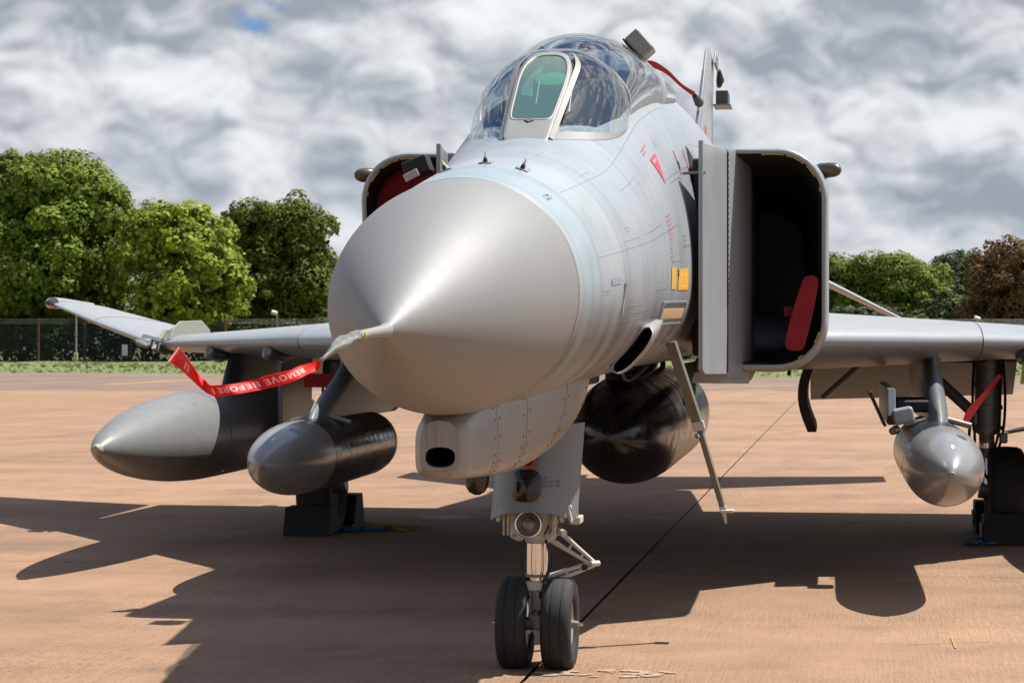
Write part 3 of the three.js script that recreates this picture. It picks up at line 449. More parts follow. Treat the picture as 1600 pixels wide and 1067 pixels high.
// cockpit: glare shield, head-up display, seats, side consoles
{
  const ck = group('cockpit', jet);
  add('glare_shield', [loft([0.05, 0.2, 0.35, 0.52].map((a, i) => { const r = [], w = [0.17, 0.24, 0.27, 0.28][i], h = [2.44, 2.55, 2.60, 2.60][i]; for (let j = 0; j <= 16; j++) { const th = j / 16 * Math.PI; r.push(P(w * Math.cos(th), 2.34 + (h - 2.34) * Math.sin(th) ** 0.6, a)); } return r; }), { closed: false })], pt(0.028, 0.03, 0.032, 0.9), ck);
  add('instrument_panel', box(P(0, 2.36, 0.54), 0.54, 0.46, 0.03), M.cockpit, ck);
  const hud = group('head_up_display', ck); hud.name = 'head_up_display';
  add('head_up_base', box(P(0.0, 2.64, 0.36), 0.11, 0.10, 0.16, 0.01), pt(0.05, 0.055, 0.06, 0.4), ck); ck.remove(hud);
  { const s = new THREE.Shape(); s.absellipse(0, 0, 0.086, 0.058, 0, Math.PI, false); s.absellipse(0, 0, 0.086, 0.022, Math.PI, Math.PI * 2, false);
    add('head_up_glass', new THREE.ExtrudeGeometry(s, { depth: 0.004, bevelEnabled: false, curveSegments: 24 }).rotateX(-0.6).translate(-0.008, 2.835, -0.64), M.hudGreen, ck); }
  for (const x of [-0.075, 0.095]) add('head_up_arm', rod(P(x, 2.66, 0.44), P(x, 2.84, 0.62), 0.006), M.steel, ck);
  for (const [a, n] of [[1.35, 0], [2.75, 1]]) {
    add('seat_back', box(P(0, 2.5, a + 0.1), 0.44, 0.9, 0.14, 0.03, [-0.2, 0, 0]), M.seat, ck);
    add('headrest', box(P(0, 2.94, a + 0.22), 0.30, 0.26, 0.16, 0.04, [-0.15, 0, 0]), M.seat, ck);
    add('seat_pan', box(P(0, 2.13, a - 0.2), 0.42, 0.14, 0.5, 0.04), M.olive, ck);
    for (const x of [-0.17, 0.17]) add('seat_rail', box(P(x, 2.62, a + 0.16), 0.03, 0.95, 0.06, 0.008, [-0.2, 0, 0]), M.steel, ck);
    if (!n) for (const x of [-0.05, 0.05]) add('face_blind_handle', sweep(curve([P(x, 3.05, a + 0.1), P(x * 1.6, 3.09, a + 0.04), P(x * 0.2, 3.08, a + 0.02)], 8), 0.008, 8), M.yellow, ck);
  }
  for (const s of [-1, 1]) { add('side_console', box(P(s * 0.31, 2.35, 1.15), 0.09, 0.30, 1.3, 0.02), M.cockpitLight, ck); add('sill_rail', sweep([P(s * 0.30, 2.44, 0.1), P(s * 0.335, 2.52, 0.5), P(s * 0.345, 2.62, 1.2), P(s * 0.35, 2.74, 1.9)], 0.012, 8), M.cockpitLight, ck);
    add('side_padding', sheet((u, v) => P(s * lerp(0.22, 0.33, Math.sqrt(u)), lerp(2.30, lerp(2.43, 2.56, u), v), lerp(0.08, 0.9, u)), 10, 4, 0.01), M.cockpitLight, ck); }
  add('bulkhead', box(P(0, 2.55, 2.12), 0.62, 0.95, 0.04), M.cockpit, ck);
}
// boxes on the canopy arch
for (const s of [1, -1]) { const m = group('canopy_blister', jet); m.position.copy(canopyPoint(2.22, s > 0 ? 0.315 : 0.70)); if (s < 0) m.scale.setScalar(0.45); m.rotation.z = s > 0 ? -0.86 : 0.86; add('housing', new RoundedBoxGeometry(0.155, 0.10, 0.20, 3, 0.018).translate(0, 0.06, 0), rivetMat(4, 4), m); add('seal', box(V(0, 0.008, 0), 0.16, 0.012, 0.2, 0.004), M.black, m); }

// -------------------------------- small things on the nose
for (const [b, a] of [[-0.152, -1.59], [0.002, -1.56], [0.152, -1.59]]) {
  const m = group('blade_antenna', jet); const h = fusTop(a, b); m.position.copy(P(b, h - 0.004, a)); m.rotation.set(0.17, 0, -b * 2.4);
  add('base', box(V(0, 0.006, 0), 0.052, 0.008, 0.09, 0.002), M.paint, m);
  add('fin', extrudeXY([[0.044, 0.01], [-0.03, 0.01], [-0.042, 0.052]], 0.003, 0.001).rotateY(Math.PI / 2), M.white, m);
  add('stub', sweep([V(0, 0.008, 0.03), V(0, 0.022, 0.03), V(0, 0.036, 0.026)], [0.011, 0.008, 0.003], 10), M.black, m);
}
// patches that follow the skin: fn on the fuselage between stations a0..a1 and t0..t1
const skinPatch = (name, a0, a1, t0, t1, mat, thick = 0.0, lift = 0.0025, parent = jet) => add(name, sheet((u, v) => fusPoint(lerp(a0, a1, u), lerp(t0, t1, v)), 10, 14, thick, lift), mat, parent);
function label(w, h, draw) { const cv = document.createElement('canvas'); cv.width = w; cv.height = h; draw(cv.getContext('2d'), w, h); const t = new THREE.CanvasTexture(cv); t.colorSpace = THREE.SRGBColorSpace; return t; }
const decal = (w, h, draw, opt = {}) => pt(1, 1, 1, 0.6, { map: label(w, h, draw), ...opt });

{
  const text = (c, lines, x, y, size, css, gap = 1.25) => { c.fillStyle = css; c.font = `bold ${size}px sans-serif`; lines.forEach((s, i) => c.fillText(s, x, y + i * size * gap)); };
  // red rescue arrow, pointing down
  skinPatch('rescue_arrow', 0.42, 0.66, 0.326, 0.358, decal(256, 256, (c, w, h) => { c.clearRect(0, 0, w, h); c.fillStyle = '#d23a55'; c.beginPath(); c.moveTo(10, 12); c.lineTo(246, 12); c.lineTo(150, 250); c.closePath(); c.fill(); text(c, ['RESCUE'], 74, 62, 30, '#f0d8da'); }, { transparent: true }));
  skinPatch('rescue_text', 0.34, 0.58, 0.362, 0.372, decal(256, 96, (c, w, h) => { c.clearRect(0, 0, w, h); text(c, ['NOTAUSSTIEG', 'RESCUE'], 6, 36, 30, '#cc5a6d'); }, { transparent: true }));
  skinPatch('red_stencil', 0.22, 0.44, 0.272, 0.306, decal(256, 320, (c, w, h) => { c.clearRect(0, 0, w, h); text(c, ['NOTAUSLÖSUNG', 'KABINENDACH', '1. KLAPPE AUF', '2. ZUG 2 METER', 'SEIL ZIEHEN', 'ABSTAND', 'HALTEN'], 6, 40, 29, '#c9788a', 1.36); }, { transparent: true }));
  for (const [a, t, n] of [[1.40, 0.326, 5], [1.9, 0.324, 9]]) skinPatch('red_stroke', a, a + 0.02 + n * 0.006, t, t + 0.022, pt(0.62, 0.16, 0.2, 0.7), 0);
  skinPatch('dark_port', 1.39, 1.45, 0.331, 0.338, M.black, 0.001);
  skinPatch('yellow_placard', 0.46, 0.98, 0.233, 0.253, decal(256, 200, (c, w, h) => { c.fillStyle = '#eaa812'; c.fillRect(0, 0, w, h); c.fillStyle = '#f3bd3a'; c.fillRect(60, 40, 150, 120); c.fillStyle = '#b57a10'; for (let i = 0; i < 5; i++) c.fillRect(72, 52 + i * 20, 90 + (i * 37) % 40, 7); c.clearRect(0, 0, 18, 60); }));
  skinPatch('yellow_strip', 0.18, 0.36, 0.234, 0.255, pt(0.72, 0.40, 0.02, 0.7), 0);
  // framed access panel with a cream plate
  const fr = [[-0.08, 1.0, 0.2165, 0.219], [-0.08, 1.0, 0.1835, 0.186], [-0.08, -0.04, 0.186, 0.2165], [0.95, 1.0, 0.186, 0.2165]];
  for (const [a0, a1, t0, t1] of fr) skinPatch('panel_frame', a0, a1, t0, t1, M.paint, 0.006, 0.001);
  skinPatch('cream_plate', 0.0, 0.92, 0.193, 0.208, decal(256, 128, (c, w, h) => { c.fillStyle = '#d9b98a'; c.fillRect(0, 0, w, h); const r = random(4); for (let i = 0; i < 260; i++) { c.fillStyle = `rgba(150,120,84,${0.25 * r()})`; c.fillRect(r() * w, r() * h, 14 * r(), 3); } }), 0.003, 0.001);
  skinPatch('grey_placard', -1.50, -1.30, 0.251, 0.259, pt(0.30, 0.33, 0.42, 0.6), 0);
  skinPatch('warning_triangle', -1.96, -1.84, 0.383, 0.397, decal(128, 128, (c, w, h) => { c.clearRect(0, 0, w, h); c.strokeStyle = '#7f868c'; c.lineWidth = 6; c.strokeRect(8, 8, 100, 80); c.fillStyle = '#8a5050'; c.fillRect(70, 16, 30, 22); c.fillStyle = '#777'; c.fillRect(16, 60, 60, 6); c.fillRect(16, 74, 44, 6); }, { transparent: true }));
  { const m = group('angle_vane', jet); const p0 = fusPoint(-1.2, 0.25), p1 = fusPoint(-1.22, 0.213), n = V(1, -0.05, 0).normalize(); for (const o of [0, 0.016]) add('rail', rod(p0.clone().addScaledVector(n, 0.004).add(V(0, 0, o)), p1.clone().addScaledVector(n, 0.004).add(V(0, 0, o)), 0.005), o ? M.white : M.steel, m); add('slot', rod(p0.clone().addScaledVector(n, 0.002).add(V(0, 0, 0.008)), p1.clone().addScaledVector(n, 0.002).add(V(0, 0, 0.008)), 0.005), M.black, m); }
}
// ram-air scoops low on both cheeks
for (const s of [1, -1]) {
  const sc = group('air_scoop', jet), T0 = 0.114, T1 = 0.190;
  const at2 = (u, off, a) => { const t = lerp(T0, T1, u), p = fusPoint(a, t), e = fusPoint(a, t + 0.003).sub(fusPoint(a, t - 0.003)).normalize(), n = V(e.y, -e.x, 0); const q = p.addScaledVector(n, off); if (s < 0) q.x *= -1; return q; };
  const ring = (a, out, inn, m) => { const r = [], N = 26; const sh = (u) => Math.sqrt(Math.max(0, 1 - Math.abs(2 * u - 1) ** 5)); for (let i = 0; i <= N; i++) { const u = lerp(m, 1 - m, i / N); r.push(at2(u, lerp(inn * 0.5 + out * 0.5, out, sh(i / N)), a + 0.10 * (u - 0.5) - 0.1)); } for (let i = N - 1; i > 0; i--) { const u = lerp(m, 1 - m, i / N); r.push(at2(u, lerp(inn * 0.5 + out * 0.5, inn, sh(i / N)), a + 0.10 * (u - 0.5) - 0.1)); } return r; };
  add('fairing', loft([ring(-0.46, 0.056, 0.002, 0.03), ring(-0.472, 0.060, -0.002, 0.015), ring(-0.465, 0.063, -0.008, 0.0), ring(-0.40, 0.065, -0.02, -0.03), ring(-0.2, 0.050, -0.03, -0.05), ring(0.05, 0.024, -0.03, -0.06), ring(0.35, -0.01, -0.03, -0.06)]), pt(0.43, 0.43, 0.42, 0.36, { map: rep(grime, 1), metalness: 0.1 }), sc);
  add('opening', loft([ring(-0.462, 0.057, 0.002, 0.028), ring(-0.36, 0.052, 0.004, 0.035), ring(-0.2, 0.04, 0.0, 0.05)], { cap1: true }), M.black, sc);
}
// gun fairing under the nose
{
  const T = [[-2.60, 0.072, 1.075, 1.26, 4.2], [-2.585, 0.092, 1.056, 1.275, 4.6], [-2.5, 0.102, 1.046, 1.30, 4.6], [-2.2, 0.125, 1.03, 1.40, 4], [-1.9, 0.160, 1.018, 1.42, 3.4], [-1.5, 0.225, 1.005, 1.44, 2.7], [-1.1, 0.295, 1.005, 1.46, 2.2], [-0.8, 0.318, 1.025, 1.46, 2.05], [-0.5, 0.305, 1.075, 1.46, 2], [-0.25, 0.265, 1.15, 1.46, 2], [0.0, 0.20, 1.25, 1.46, 2], [0.2, 0.15, 1.32, 1.46, 2]];
  const ring = (a, k = 1) => { const [, w, hb, ht, n] = lerpTable(T, a), r = [], hm = hb + lerp(Math.min(0.5 * (ht - hb), w * 1.15), (ht - hb) * 0.88, sstep(a, -2.0, -1.1)); for (let j = 0; j < 64; j++) { const th = -Math.PI / 2 + j / 64 * 6.283185, c = Math.cos(th), s = Math.sin(th), e = s > 0 && a < -2.0 ? lerp(2.6, 2.6, 0) : n; r.push(P(k * w * Math.sign(c) * Math.abs(c) ** (2 / e), hm + k * (s > 0 ? ht - hm : hm - hb) * Math.sign(s) * Math.abs(s) ** (2 / e), a)); } return r; };
  const fg = group('gun_fairing', jet), fm = pt(0.36, 0.36, 0.35, 0.36, { map: rep(dirty, 1.1), metalness: 0.2 });
  const rings = [ring(-2.60, 0.955), ring(-2.60)]; for (let i = 1; i <= 60; i++) rings.push(ring(lerp(-2.60, 0.2, i / 60)));
  // the muzzle port is an oval hole in the flat front face
  const oval = (k, a, hb = 1.128) => { const r = []; for (let j = 0; j < 64; j++) { const th = -Math.PI / 2 + j / 64 * 6.283185, c = Math.cos(th), s = Math.sin(th); r.push(P(k * 0.052 * Math.sign(c) * Math.abs(c) ** 0.8, hb + k * 0.0345 * Math.sign(s) * Math.abs(s) ** 0.8, a)); } return r; };
  add('fairing_skin', loft([oval(1, -2.596), oval(1.12, -2.604), ...rings]), fm, fg);
  add('muzzle_port', loft([oval(1.0, -2.598), oval(0.98, -2.57), oval(0.9, -2.4), oval(0.7, -2.1)], { cap1: true }), M.black, fg);
  for (const a of [-2.12, -1.72, -1.18, -0.72]) { const r = ring(a, 1.002), q = ring(a + 0.008, 1.002); add('fairing_joint', loft([r, q]), pt(0.16, 0.155, 0.15, 0.7), fg); }
  const rg = (a, j) => ring(a, 1.003)[j]; const R = []; for (const a of [-2.16, -2.08, -1.76, -1.68, -1.22, -1.14, -0.76, -0.68]) for (let j = 6; j < 28; j += 2) { const g = new THREE.SphereGeometry(0.0042, 6, 4); const p = rg(a, j); R.push(g.translate(p.x, p.y, p.z)); }
  const f = add('fastener', R, M.steel, fg); f.userData.kind = 'stuff';
}
// -------------------------------- intakes: splitter plate, ramp, cowl, duct
const rrect = (b0, b1, h0, h1, ri, ro, a, seg = 9) => { const r = [], arc = (cx, cy, rad, s) => { for (let i = 0; i <= seg; i++) { const th = s + i / seg * Math.PI / 2; r.push(P(cx + rad * Math.cos(th), cy + rad * Math.sin(th), a)); } }; arc(b0 + ri, h0 + ri, ri, Math.PI); arc(b1 - ro, h0 + ro, ro, -Math.PI / 2); arc(b1 - ro, h1 - ro, ro, 0); arc(b0 + ri, h1 - ri, ri, Math.PI / 2); return r; };
const mir = (r, s) => s > 0 ? r : r.map((p) => V(-p.x, p.y, p.z)).reverse();
for (const s of [1, -1]) {
  const it = group('engine_intake', jet);
  // [a, inner b, outer b, bottom, top, outer radius]
  const O = [[2.35, 0.79, 1.335, 1.385, 2.615, 0.27], [2.37, 0.775, 1.352, 1.368, 2.632, 0.285], [2.5, 0.76, 1.362, 1.358, 2.645, 0.29], [3.2, 0.74, 1.362, 1.345, 2.66, 0.31], [4.5, 0.6, 1.36, 1.34, 2.66, 0.36], [6.5, 0.4, 1.34, 1.36, 2.68, 0.42], [9, 0.3, 1.22, 1.42, 2.60, 0.5], [11.5, 0.2, 1.0, 1.55, 2.45, 0.4], [12.6, 0.2, 0.9, 1.65, 2.35, 0.33]];
  const ro = (q, k) => { const sw = (r) => r.map((p) => V(p.x, p.y, p.z - 0.10 * clamp((2.0 - p.y) / 0.62, -1, 1) * Math.max(0, 1 - Math.abs(q[0] - 2.37)))); return mir(sw(rrect(q[1], q[2], q[3], q[4], 0.03, q[5], q[0])), s); };
  const I = [[2.36, 0.80, 1.322, 1.398, 2.602, 0.26], [2.42, 0.80, 1.31, 1.41, 2.59, 0.25], [2.9, 0.80, 1.29, 1.43, 2.55, 0.26], [3.6, 0.82, 1.25, 1.47, 2.48, 0.27], [4.6, 0.7, 1.2, 1.5, 2.4, 0.24]];
  add('cowl', loft([ro(I[0]), ...O.map(ro)]), M.paint, it);
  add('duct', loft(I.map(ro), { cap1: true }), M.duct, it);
  // worn yellow sealant round the lip
  const lip = mir(rrect(0.92, 1.316, 1.404, 2.596, 0.03, 0.255, 2.36), s).map((p) => V(p.x, p.y, p.z - 0.10 * clamp((2.0 - p.y) / 0.62, -1, 1))); const pts = s > 0 ? lip : lip.slice().reverse(), rr = random(17), run = curve(pts.slice(10, 31), 150);
  for (let i = 0; i < 149;) { const n = 3 + Math.floor(rr() * 14), e = Math.min(149, i + n); if (rr() > 0.30 && e - i > 2) add('lip_sealant', sweep(run.slice(i, e).map((p) => p.clone().add(V(0, 0, 0.004))), run.slice(i, e).map(() => 0.002 + 0.0035 * rr()), 6), M.yellow, it); i = e + Math.floor(rr() * 4); }
  // splitter plate: fixed front plate, then the hinged ramp that opens outwards
  const sp = group('splitter_plate', jet), K = (b, h, a) => P(s * b, h, a);
  const slabOf = (A, B, th) => { // quad strips with thickness: A,B arrays of [b,a] at bottom and top heights
    const f = (off) => A.map(([b, h, a], i) => [K(b - off, h, a), K(B[i][0] - off, B[i][1], B[i][2])]); const o = f(0), n = f(th), rings = o.map((e, i) => [o[i][0], o[i][1], n[i][1], n[i][0]]); return loft(rings, { cap0: true, cap1: true }).toNonIndexed(); };
  const flat = (g) => { g.computeVertexNormals(); return g; };
  add('front_plate', flat(slabOf([[0.708, 1.39, 1.22], [0.716, 1.362, 1.32], [0.800, 1.352, 1.98]], [[0.708, 2.585, 1.22], [0.716, 2.575, 1.32], [0.800, 2.595, 1.98]], 0.022)), M.paint, sp);
  add('ramp', flat(slabOf([[0.801, 1.335, 1.992], [0.905, 1.30, 2.75], [0.90, 1.36, 4.2]], [[0.801, 2.60, 1.992], [0.905, 2.66, 2.75], [0.90, 2.62, 4.2]], 0.13)), M.paint, sp);
  add('hinge_line', rod(K(0.803, 1.36, 1.986), K(0.803, 2.592, 1.986), 0.005, 0.005, 6), M.black, sp);
  const hg = []; for (let i = 0; i < 26; i++) hg.push(box(K(0.806, 1.75 + i * 0.033, 1.98), 0.008, 0.016, 0.012, 0.002)); const hk = add('hinge_knuckle', hg, M.black, sp); hk.userData.kind = 'stuff';
  add('wedge', flat(slabOf([[0.76, 1.30, 2.0], [0.90, 1.285, 2.62]], [[0.78, 1.36, 2.0], [0.90, 1.36, 2.62]], 0.16)), M.paint, sp);
  add('stay', [rod(K(0.60, 2.42, 1.3), K(0.72, 2.42, 1.26), 0.008)], M.steel, sp);
  add('diverter', box(K(0.69, 2.0, 3.0), 0.16, 1.1, 2.2, 0.02), M.black, sp);
  add('top_flap', flat(slabOf([[0.70, 2.60, 1.9], [0.87, 2.655, 2.7]], [[0.56, 2.66, 2.3], [0.70, 2.70, 2.9]], 0.01)), M.paintDark, sp);
  if (s < 0) { add('bleed_opening', box(P(-0.965, 2.525, 2.05), 0.15, 0.10, 0.16, 0.01, [0, 0, 0.35]), M.black, sp); add('bleed_flap', box(P(-0.985, 2.475, 1.95), 0.09, 0.045, 0.012, 0.004, [0.3, 0, 0.45]), M.white, sp); }
  // aerial rod on the outer shoulder of the cowl
  const q = group('antenna_rod', jet); add('rod', sweep([K(1.31, 2.515, 2.56), K(1.33, 2.518, 2.53), K(1.36, 2.52, 2.50), K(1.395, 2.52, 2.485), K(1.418, 2.52, 2.475), K(1.43, 2.52, 2.47)], [0.046, 0.046, 0.045, 0.041, 0.030, 0.012], 20), M.brownRod, q); add('root', sweep([K(1.30, 2.51, 2.60), K(1.325, 2.517, 2.545)], [0.055, 0.050], 16), M.paint, q);
}
// -------------------------------- wings
const airfoil = (c, t, camber = 0) => { const r = [], N = 22; const y = (x) => 5 * t * (0.2969 * Math.sqrt(x) - 0.126 * x - 0.3516 * x * x + 0.2843 * x ** 3 - 0.1036 * x ** 4); for (let i = 0; i <= N; i++) { const x = (1 - Math.cos(i / N * Math.PI)) / 2; r.push([x * c, y(x) * c]); } for (let i = N; i > 0; i--) { const x = (1 - Math.cos(i / N * Math.PI)) / 2; r.push([x * c, -y(x) * c * (1 - camber)]); } return r; };
const LE = (b) => 2.01 + 1.25 * b;
const span = (s, list) => loft(list.map(([b, h, a, c, t]) => mir(airfoil(c, t).map(([x, y]) => P(b, h + y, a + x)), s)), { cap0: true, cap1: true });
for (const s of [1, -1]) {
  const w = group('wing', jet), sgn = (b) => s * b;
  const ch = (b) => lerp(6.6, 2.75, (b - 1.0) / 3.1);
  add('inner_panel', span(s, [[0.7, 1.53, LE(0.9) - 0.02, ch(0.9), 0.064], [1.35, 1.535, LE(1.35), ch(1.35), 0.064], [2.405, 1.53, LE(2.405), ch(2.405), 0.060]]), M.paint, w);
  add('middle_panel', span(s, [[2.413, 1.53, LE(2.413), ch(2.413), 0.060], [3.3, 1.52, LE(3.3), ch(3.3), 0.056], [4.08, 1.51, LE(4.08), ch(4.08), 0.054]]), M.paint, w);
  add('slat_gap', span(s, [[2.40, 1.53, LE(2.40) + 0.02, ch(2.4) - 0.1, 0.060], [2.42, 1.53, LE(2.42) + 0.02, ch(2.42) - 0.1, 0.060]]), M.black, w);
  const o = group('outer_wing', jet);
  add('outer_panel', span(s, [[4.16, 1.515, 7.0, 2.86, 0.045], [5.0, 1.695, 8.1, 2.2, 0.045], [5.78, 1.862, 9.25, 1.5, 0.042], [5.85, 1.877, 9.38, 1.36, 0.03]]), M.paint, o);
  add('tip_light', sweep([P(sgn(5.86), 1.885, 9.28), P(sgn(5.865), 1.885, 9.36), P(sgn(5.865), 1.885, 9.55), P(sgn(5.85), 1.882, 9.9)], [0.022, 0.05, 0.052, 0.012], 14), M.lens, o);
  add('tip_cap', sweep([P(sgn(5.86), 1.885, 9.42), P(sgn(5.86), 1.885, 9.7), P(sgn(5.85), 1.882, 10.5)], [0.055, 0.05, 0.02], 12), M.paint, o);
  add('panel_line', sheet((u, v) => { const [b, h, a, c, t] = [5.0 + 0.012 * v, 1.695, 8.1, 2.2, 0.045], x = lerp(0.02, 0.9, u); const y = 5 * t * (0.2969 * Math.sqrt(x) - 0.126 * x - 0.3516 * x * x + 0.2843 * x ** 3 - 0.1036 * x ** 4); return P(s * b, h + y * c + 0.003, a + x * c); }, 20, 1, 0), pt(0.2, 0.2, 0.2, 0.8), o);
  // fold: end ribs and the open hinge
  const fold = group('wing_fold', jet), green = pt(0.36, 0.37, 0.31, 0.65, { map: rep(dirty, 3) });
  add('end_rib', plate([[6.98, 1.47], [7.3, 1.62], [7.9, 1.63], [8.35, 1.60], [8.3, 1.48], [7.3, 1.42]], sgn(4.11), 0.03), green, fold);
  add('fold_fence', plate([[7.05, 1.55], [7.12, 1.63], [7.35, 1.69], [7.95, 1.70], [8.2, 1.62], [8.1, 1.5]], sgn(3.99), 0.02), green, fold);
  add('dogtooth_lip', sweep([P(sgn(4.29), 1.535, 7.12), P(sgn(4.22), 1.51, 7.0), P(sgn(4.15), 1.485, 6.98)], [0.02, 0.045, 0.03], 10, 0.6), pt(0.2, 0.2, 0.19, 0.6), fold);
  add('hinge_arm', rod(P(sgn(4.05), 1.53, 7.05), P(sgn(4.26), 1.57, 7.2), 0.02), M.metal, fold);
  // drooped flap and aileron
  add('flap', loft([[1.2, 9.0, 0.40, 0.48], [2.98, 9.15, 0.35, 0.42]].map(([b, a, dh, da]) => mir([P(b, 1.42, a - 0.02), P(b, 1.40, a + 0.06), P(b, 1.42 - dh, a + da), P(b, 1.405 - dh, a + da - 0.01), P(b, 1.35, a - 0.03)], s)), { cap0: true, cap1: true }).toNonIndexed(), M.paint, w).geometry.computeVertexNormals();
  add('aileron', loft([[3.05, 9.15, 0.30, 0.5], [4.0, 9.35, 0.26, 0.45]].map(([b, a, dh, da]) => mir([P(b, 1.46, a - 0.02), P(b, 1.45, a + 0.06), P(b, 1.46 - dh, a + da), P(b, 1.445 - dh, a + da - 0.01), P(b, 1.41, a - 0.03)], s)), { cap0: true, cap1: true }).toNonIndexed(), M.paint, w).geometry.computeVertexNormals();
  add('flap_gap', box(P(sgn(2.2), 1.40, 8.75), 1.9, 0.05, 0.5, 0.01), M.black, w);
  // slat tracks under the leading edge
  for (const b of [2.75, 3.45]) add('slat_track', sweep([P(sgn(b), 1.455, LE(b) + 0.02), P(sgn(b), 1.44, LE(b) + 0.08), P(sgn(b), 1.42, LE(b) + 0.3), P(sgn(b), 1.43, LE(b) + 0.8)], [0.03, 0.058, 0.065, 0.03], 14), M.paintDark, w);
}
// tailplanes and fin
for (const s of [1, -1]) { const t = group('tailplane', jet), f = (b) => 2.64 - 0.49 * (b - 0.35); add('tail_panel', span(s, [[0.35, f(0.35), 12.4, 2.6, 0.04], [1.5, f(1.5), 13.2, 1.8, 0.04], [2.7, f(2.7), 14.1, 1.0, 0.035]]), M.paint, t); }
{
  const fin = group('fin', jet), L = [[2.75, 10.4, 4.9, 0.042], [3.4, 12.0, 3.5, 0.042], [4.2, 13.35, 2.35, 0.04], [4.78, 14.2, 1.7, 0.038], [4.85, 14.35, 1.5, 0.02]];
  add('fin_panel', loft(L.map(([h, a, c, t]) => airfoil(c, t).map(([x, y]) => P(y, h, a + x))), { cap1: true }), M.paint, fin);
  add('rudder_edge', rod(P(0, 2.9, 15.3), P(0, 4.1, 15.68), 0.02, 0.012, 6), M.white, fin);
  add('warning_receiver', box(P(0.15, 4.31, 15.0), 0.14, 0.16, 0.5, 0.01), pt(0.07, 0.075, 0.08, 0.6), fin); add('receiver_foot', box(P(0.15, 4.225, 14.98), 0.2, 0.015, 0.5, 0.003), M.paintDark, fin);
  add('tail_light', sweep([P(0.09, 4.50, 15.3), P(0.11, 4.56, 15.2), P(0.10, 4.66, 15.1)], [0.03, 0.05, 0.02], 12), M.lens, fin); add('tip_aerial', plate([[14.7, 4.70], [15.5, 4.70], [15.4, 4.84], [14.9, 4.84]], 0.065, 0.02), M.steel, fin);
  add('fin_probe', sweep([P(0, 4.05, 12.9), P(0, 4.04, 12.5), P(0, 4.035, 12.1)], [0.05, 0.04, 0.025], 10), M.black, fin); add('leading_edge_strip', sweep([P(0, 3.15, 11.4), P(0, 3.55, 12.25), P(0, 4.2, 13.34), P(0, 4.5, 13.77)], [0.03, 0.03, 0.028, 0.02], 8), M.paintDark, fin);
  add('red_mark', plate([[12.35, 3.62], [12.75, 3.62], [12.9, 3.78], [12.5, 3.78]], 0.082, 0.004, 0.001), pt(0.5, 0.12, 0.14, 0.7), fin);
}
// pylons under the wings
for (const s of [1, -1]) {
  const inn = group('inboard_pylon', jet);
  const thk = (x) => 0.063 * Math.min(1, Math.sqrt(Math.max(0, x) / 0.25));
  // sections from the wing down to the pod, each a rounded-nose plate
  const S = [[1.47, 4.95, 3.0], [1.36, 4.98, 2.9], [1.26, 4.72, 3.0], [1.16, 4.36, 3.1], [1.07, 4.08, 3.1], [0.985, 3.96, 2.6]];
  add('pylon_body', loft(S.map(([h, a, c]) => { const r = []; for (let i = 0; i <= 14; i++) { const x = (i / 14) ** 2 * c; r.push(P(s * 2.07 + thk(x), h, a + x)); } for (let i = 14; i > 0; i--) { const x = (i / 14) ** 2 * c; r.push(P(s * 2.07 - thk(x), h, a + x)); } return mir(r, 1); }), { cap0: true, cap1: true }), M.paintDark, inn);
  const nick = sweep([P(s * 2.07, 1.17, 4.27), P(s * 2.07, 1.12, 4.14), P(s * 2.07, 1.06, 4.02)], [0.001, 0.0035, 0.002], 8); add('chipped_edge', nick, M.yellow, inn);
  if (s > 0) { const rack = group('missile_rail', jet); const rb = s * 1.79;
  add('adapter', box(P(s * 1.92, 1.10, 4.9), 0.24, 0.08, 0.9, 0.02), M.black, rack); add('rail', plate([[3.9, 1.06], [4.0, 1.22], [6.4, 1.22], [6.4, 1.0], [4.0, 1.0]], rb - s * 0.03, 0.05), M.paintDark, rack); add('rail_nose', box(P(rb + s * 0.04, 1.06, 3.86), 0.13, 0.10, 0.22, 0.02, [0, 0, s * 0.2]), M.paint, rack); add('snubber', sweep([P(rb, 0.97, 3.9), P(rb - s * 0.03, 0.96, 3.85)], [0.03, 0.025], 10), M.steel, rack); add('outer_plate', box(P(rb - s * 0.12, 1.10, 4.1), 0.02, 0.24, 0.5, 0.004, [0, 0, s * 0.42]), M.black, rack); }
  add('sway_brace', rod(P(s * 2.02, 1.02, 4.3), P(s * 1.86, 0.98, 4.3), 0.02), M.steel, inn); add('sway_brace', rod(P(s * 2.12, 1.02, 4.3), P(s * 2.28, 0.98, 4.3), 0.02), M.steel, inn);
  const out = group('outboard_pylon', jet);
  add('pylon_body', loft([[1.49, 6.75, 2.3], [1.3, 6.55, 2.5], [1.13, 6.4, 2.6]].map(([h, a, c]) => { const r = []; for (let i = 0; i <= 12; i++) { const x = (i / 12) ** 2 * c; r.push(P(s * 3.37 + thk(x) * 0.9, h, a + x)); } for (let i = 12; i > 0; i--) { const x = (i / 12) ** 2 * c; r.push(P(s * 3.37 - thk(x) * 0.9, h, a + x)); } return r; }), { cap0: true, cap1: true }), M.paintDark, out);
}
{ const cp = group('centreline_pylon', jet); add('pylon_body', loft([[3.7, 0.02], [4.0, 0.09], [5.5, 0.09], [6.6, 0.03]].map(([a, w]) => [P(-w, 1.28, a), P(w, 1.28, a), P(w, 1.42, a), P(-w, 1.42, a)]), { cap0: true, cap1: true }), M.black, cp);
  const r = random(12); for (let i = 0; i < 7; i++) { const b = -0.1 + 0.65 * r(), a = 3.0 + 1.8 * r(), h = 1.40; add('service_pipe', sweep(curve([P(b, h, a), P(b + 0.05 * r(), h - 0.06 - 0.05 * r(), a + 0.1), P(b + 0.1 + 0.1 * r(), h - 0.05, a + 0.3), P(b + 0.15, h + 0.02, a + 0.4)], 10), 0.012 + 0.008 * r(), 8), i % 3 ? M.black : M.steel, cp); }
   }
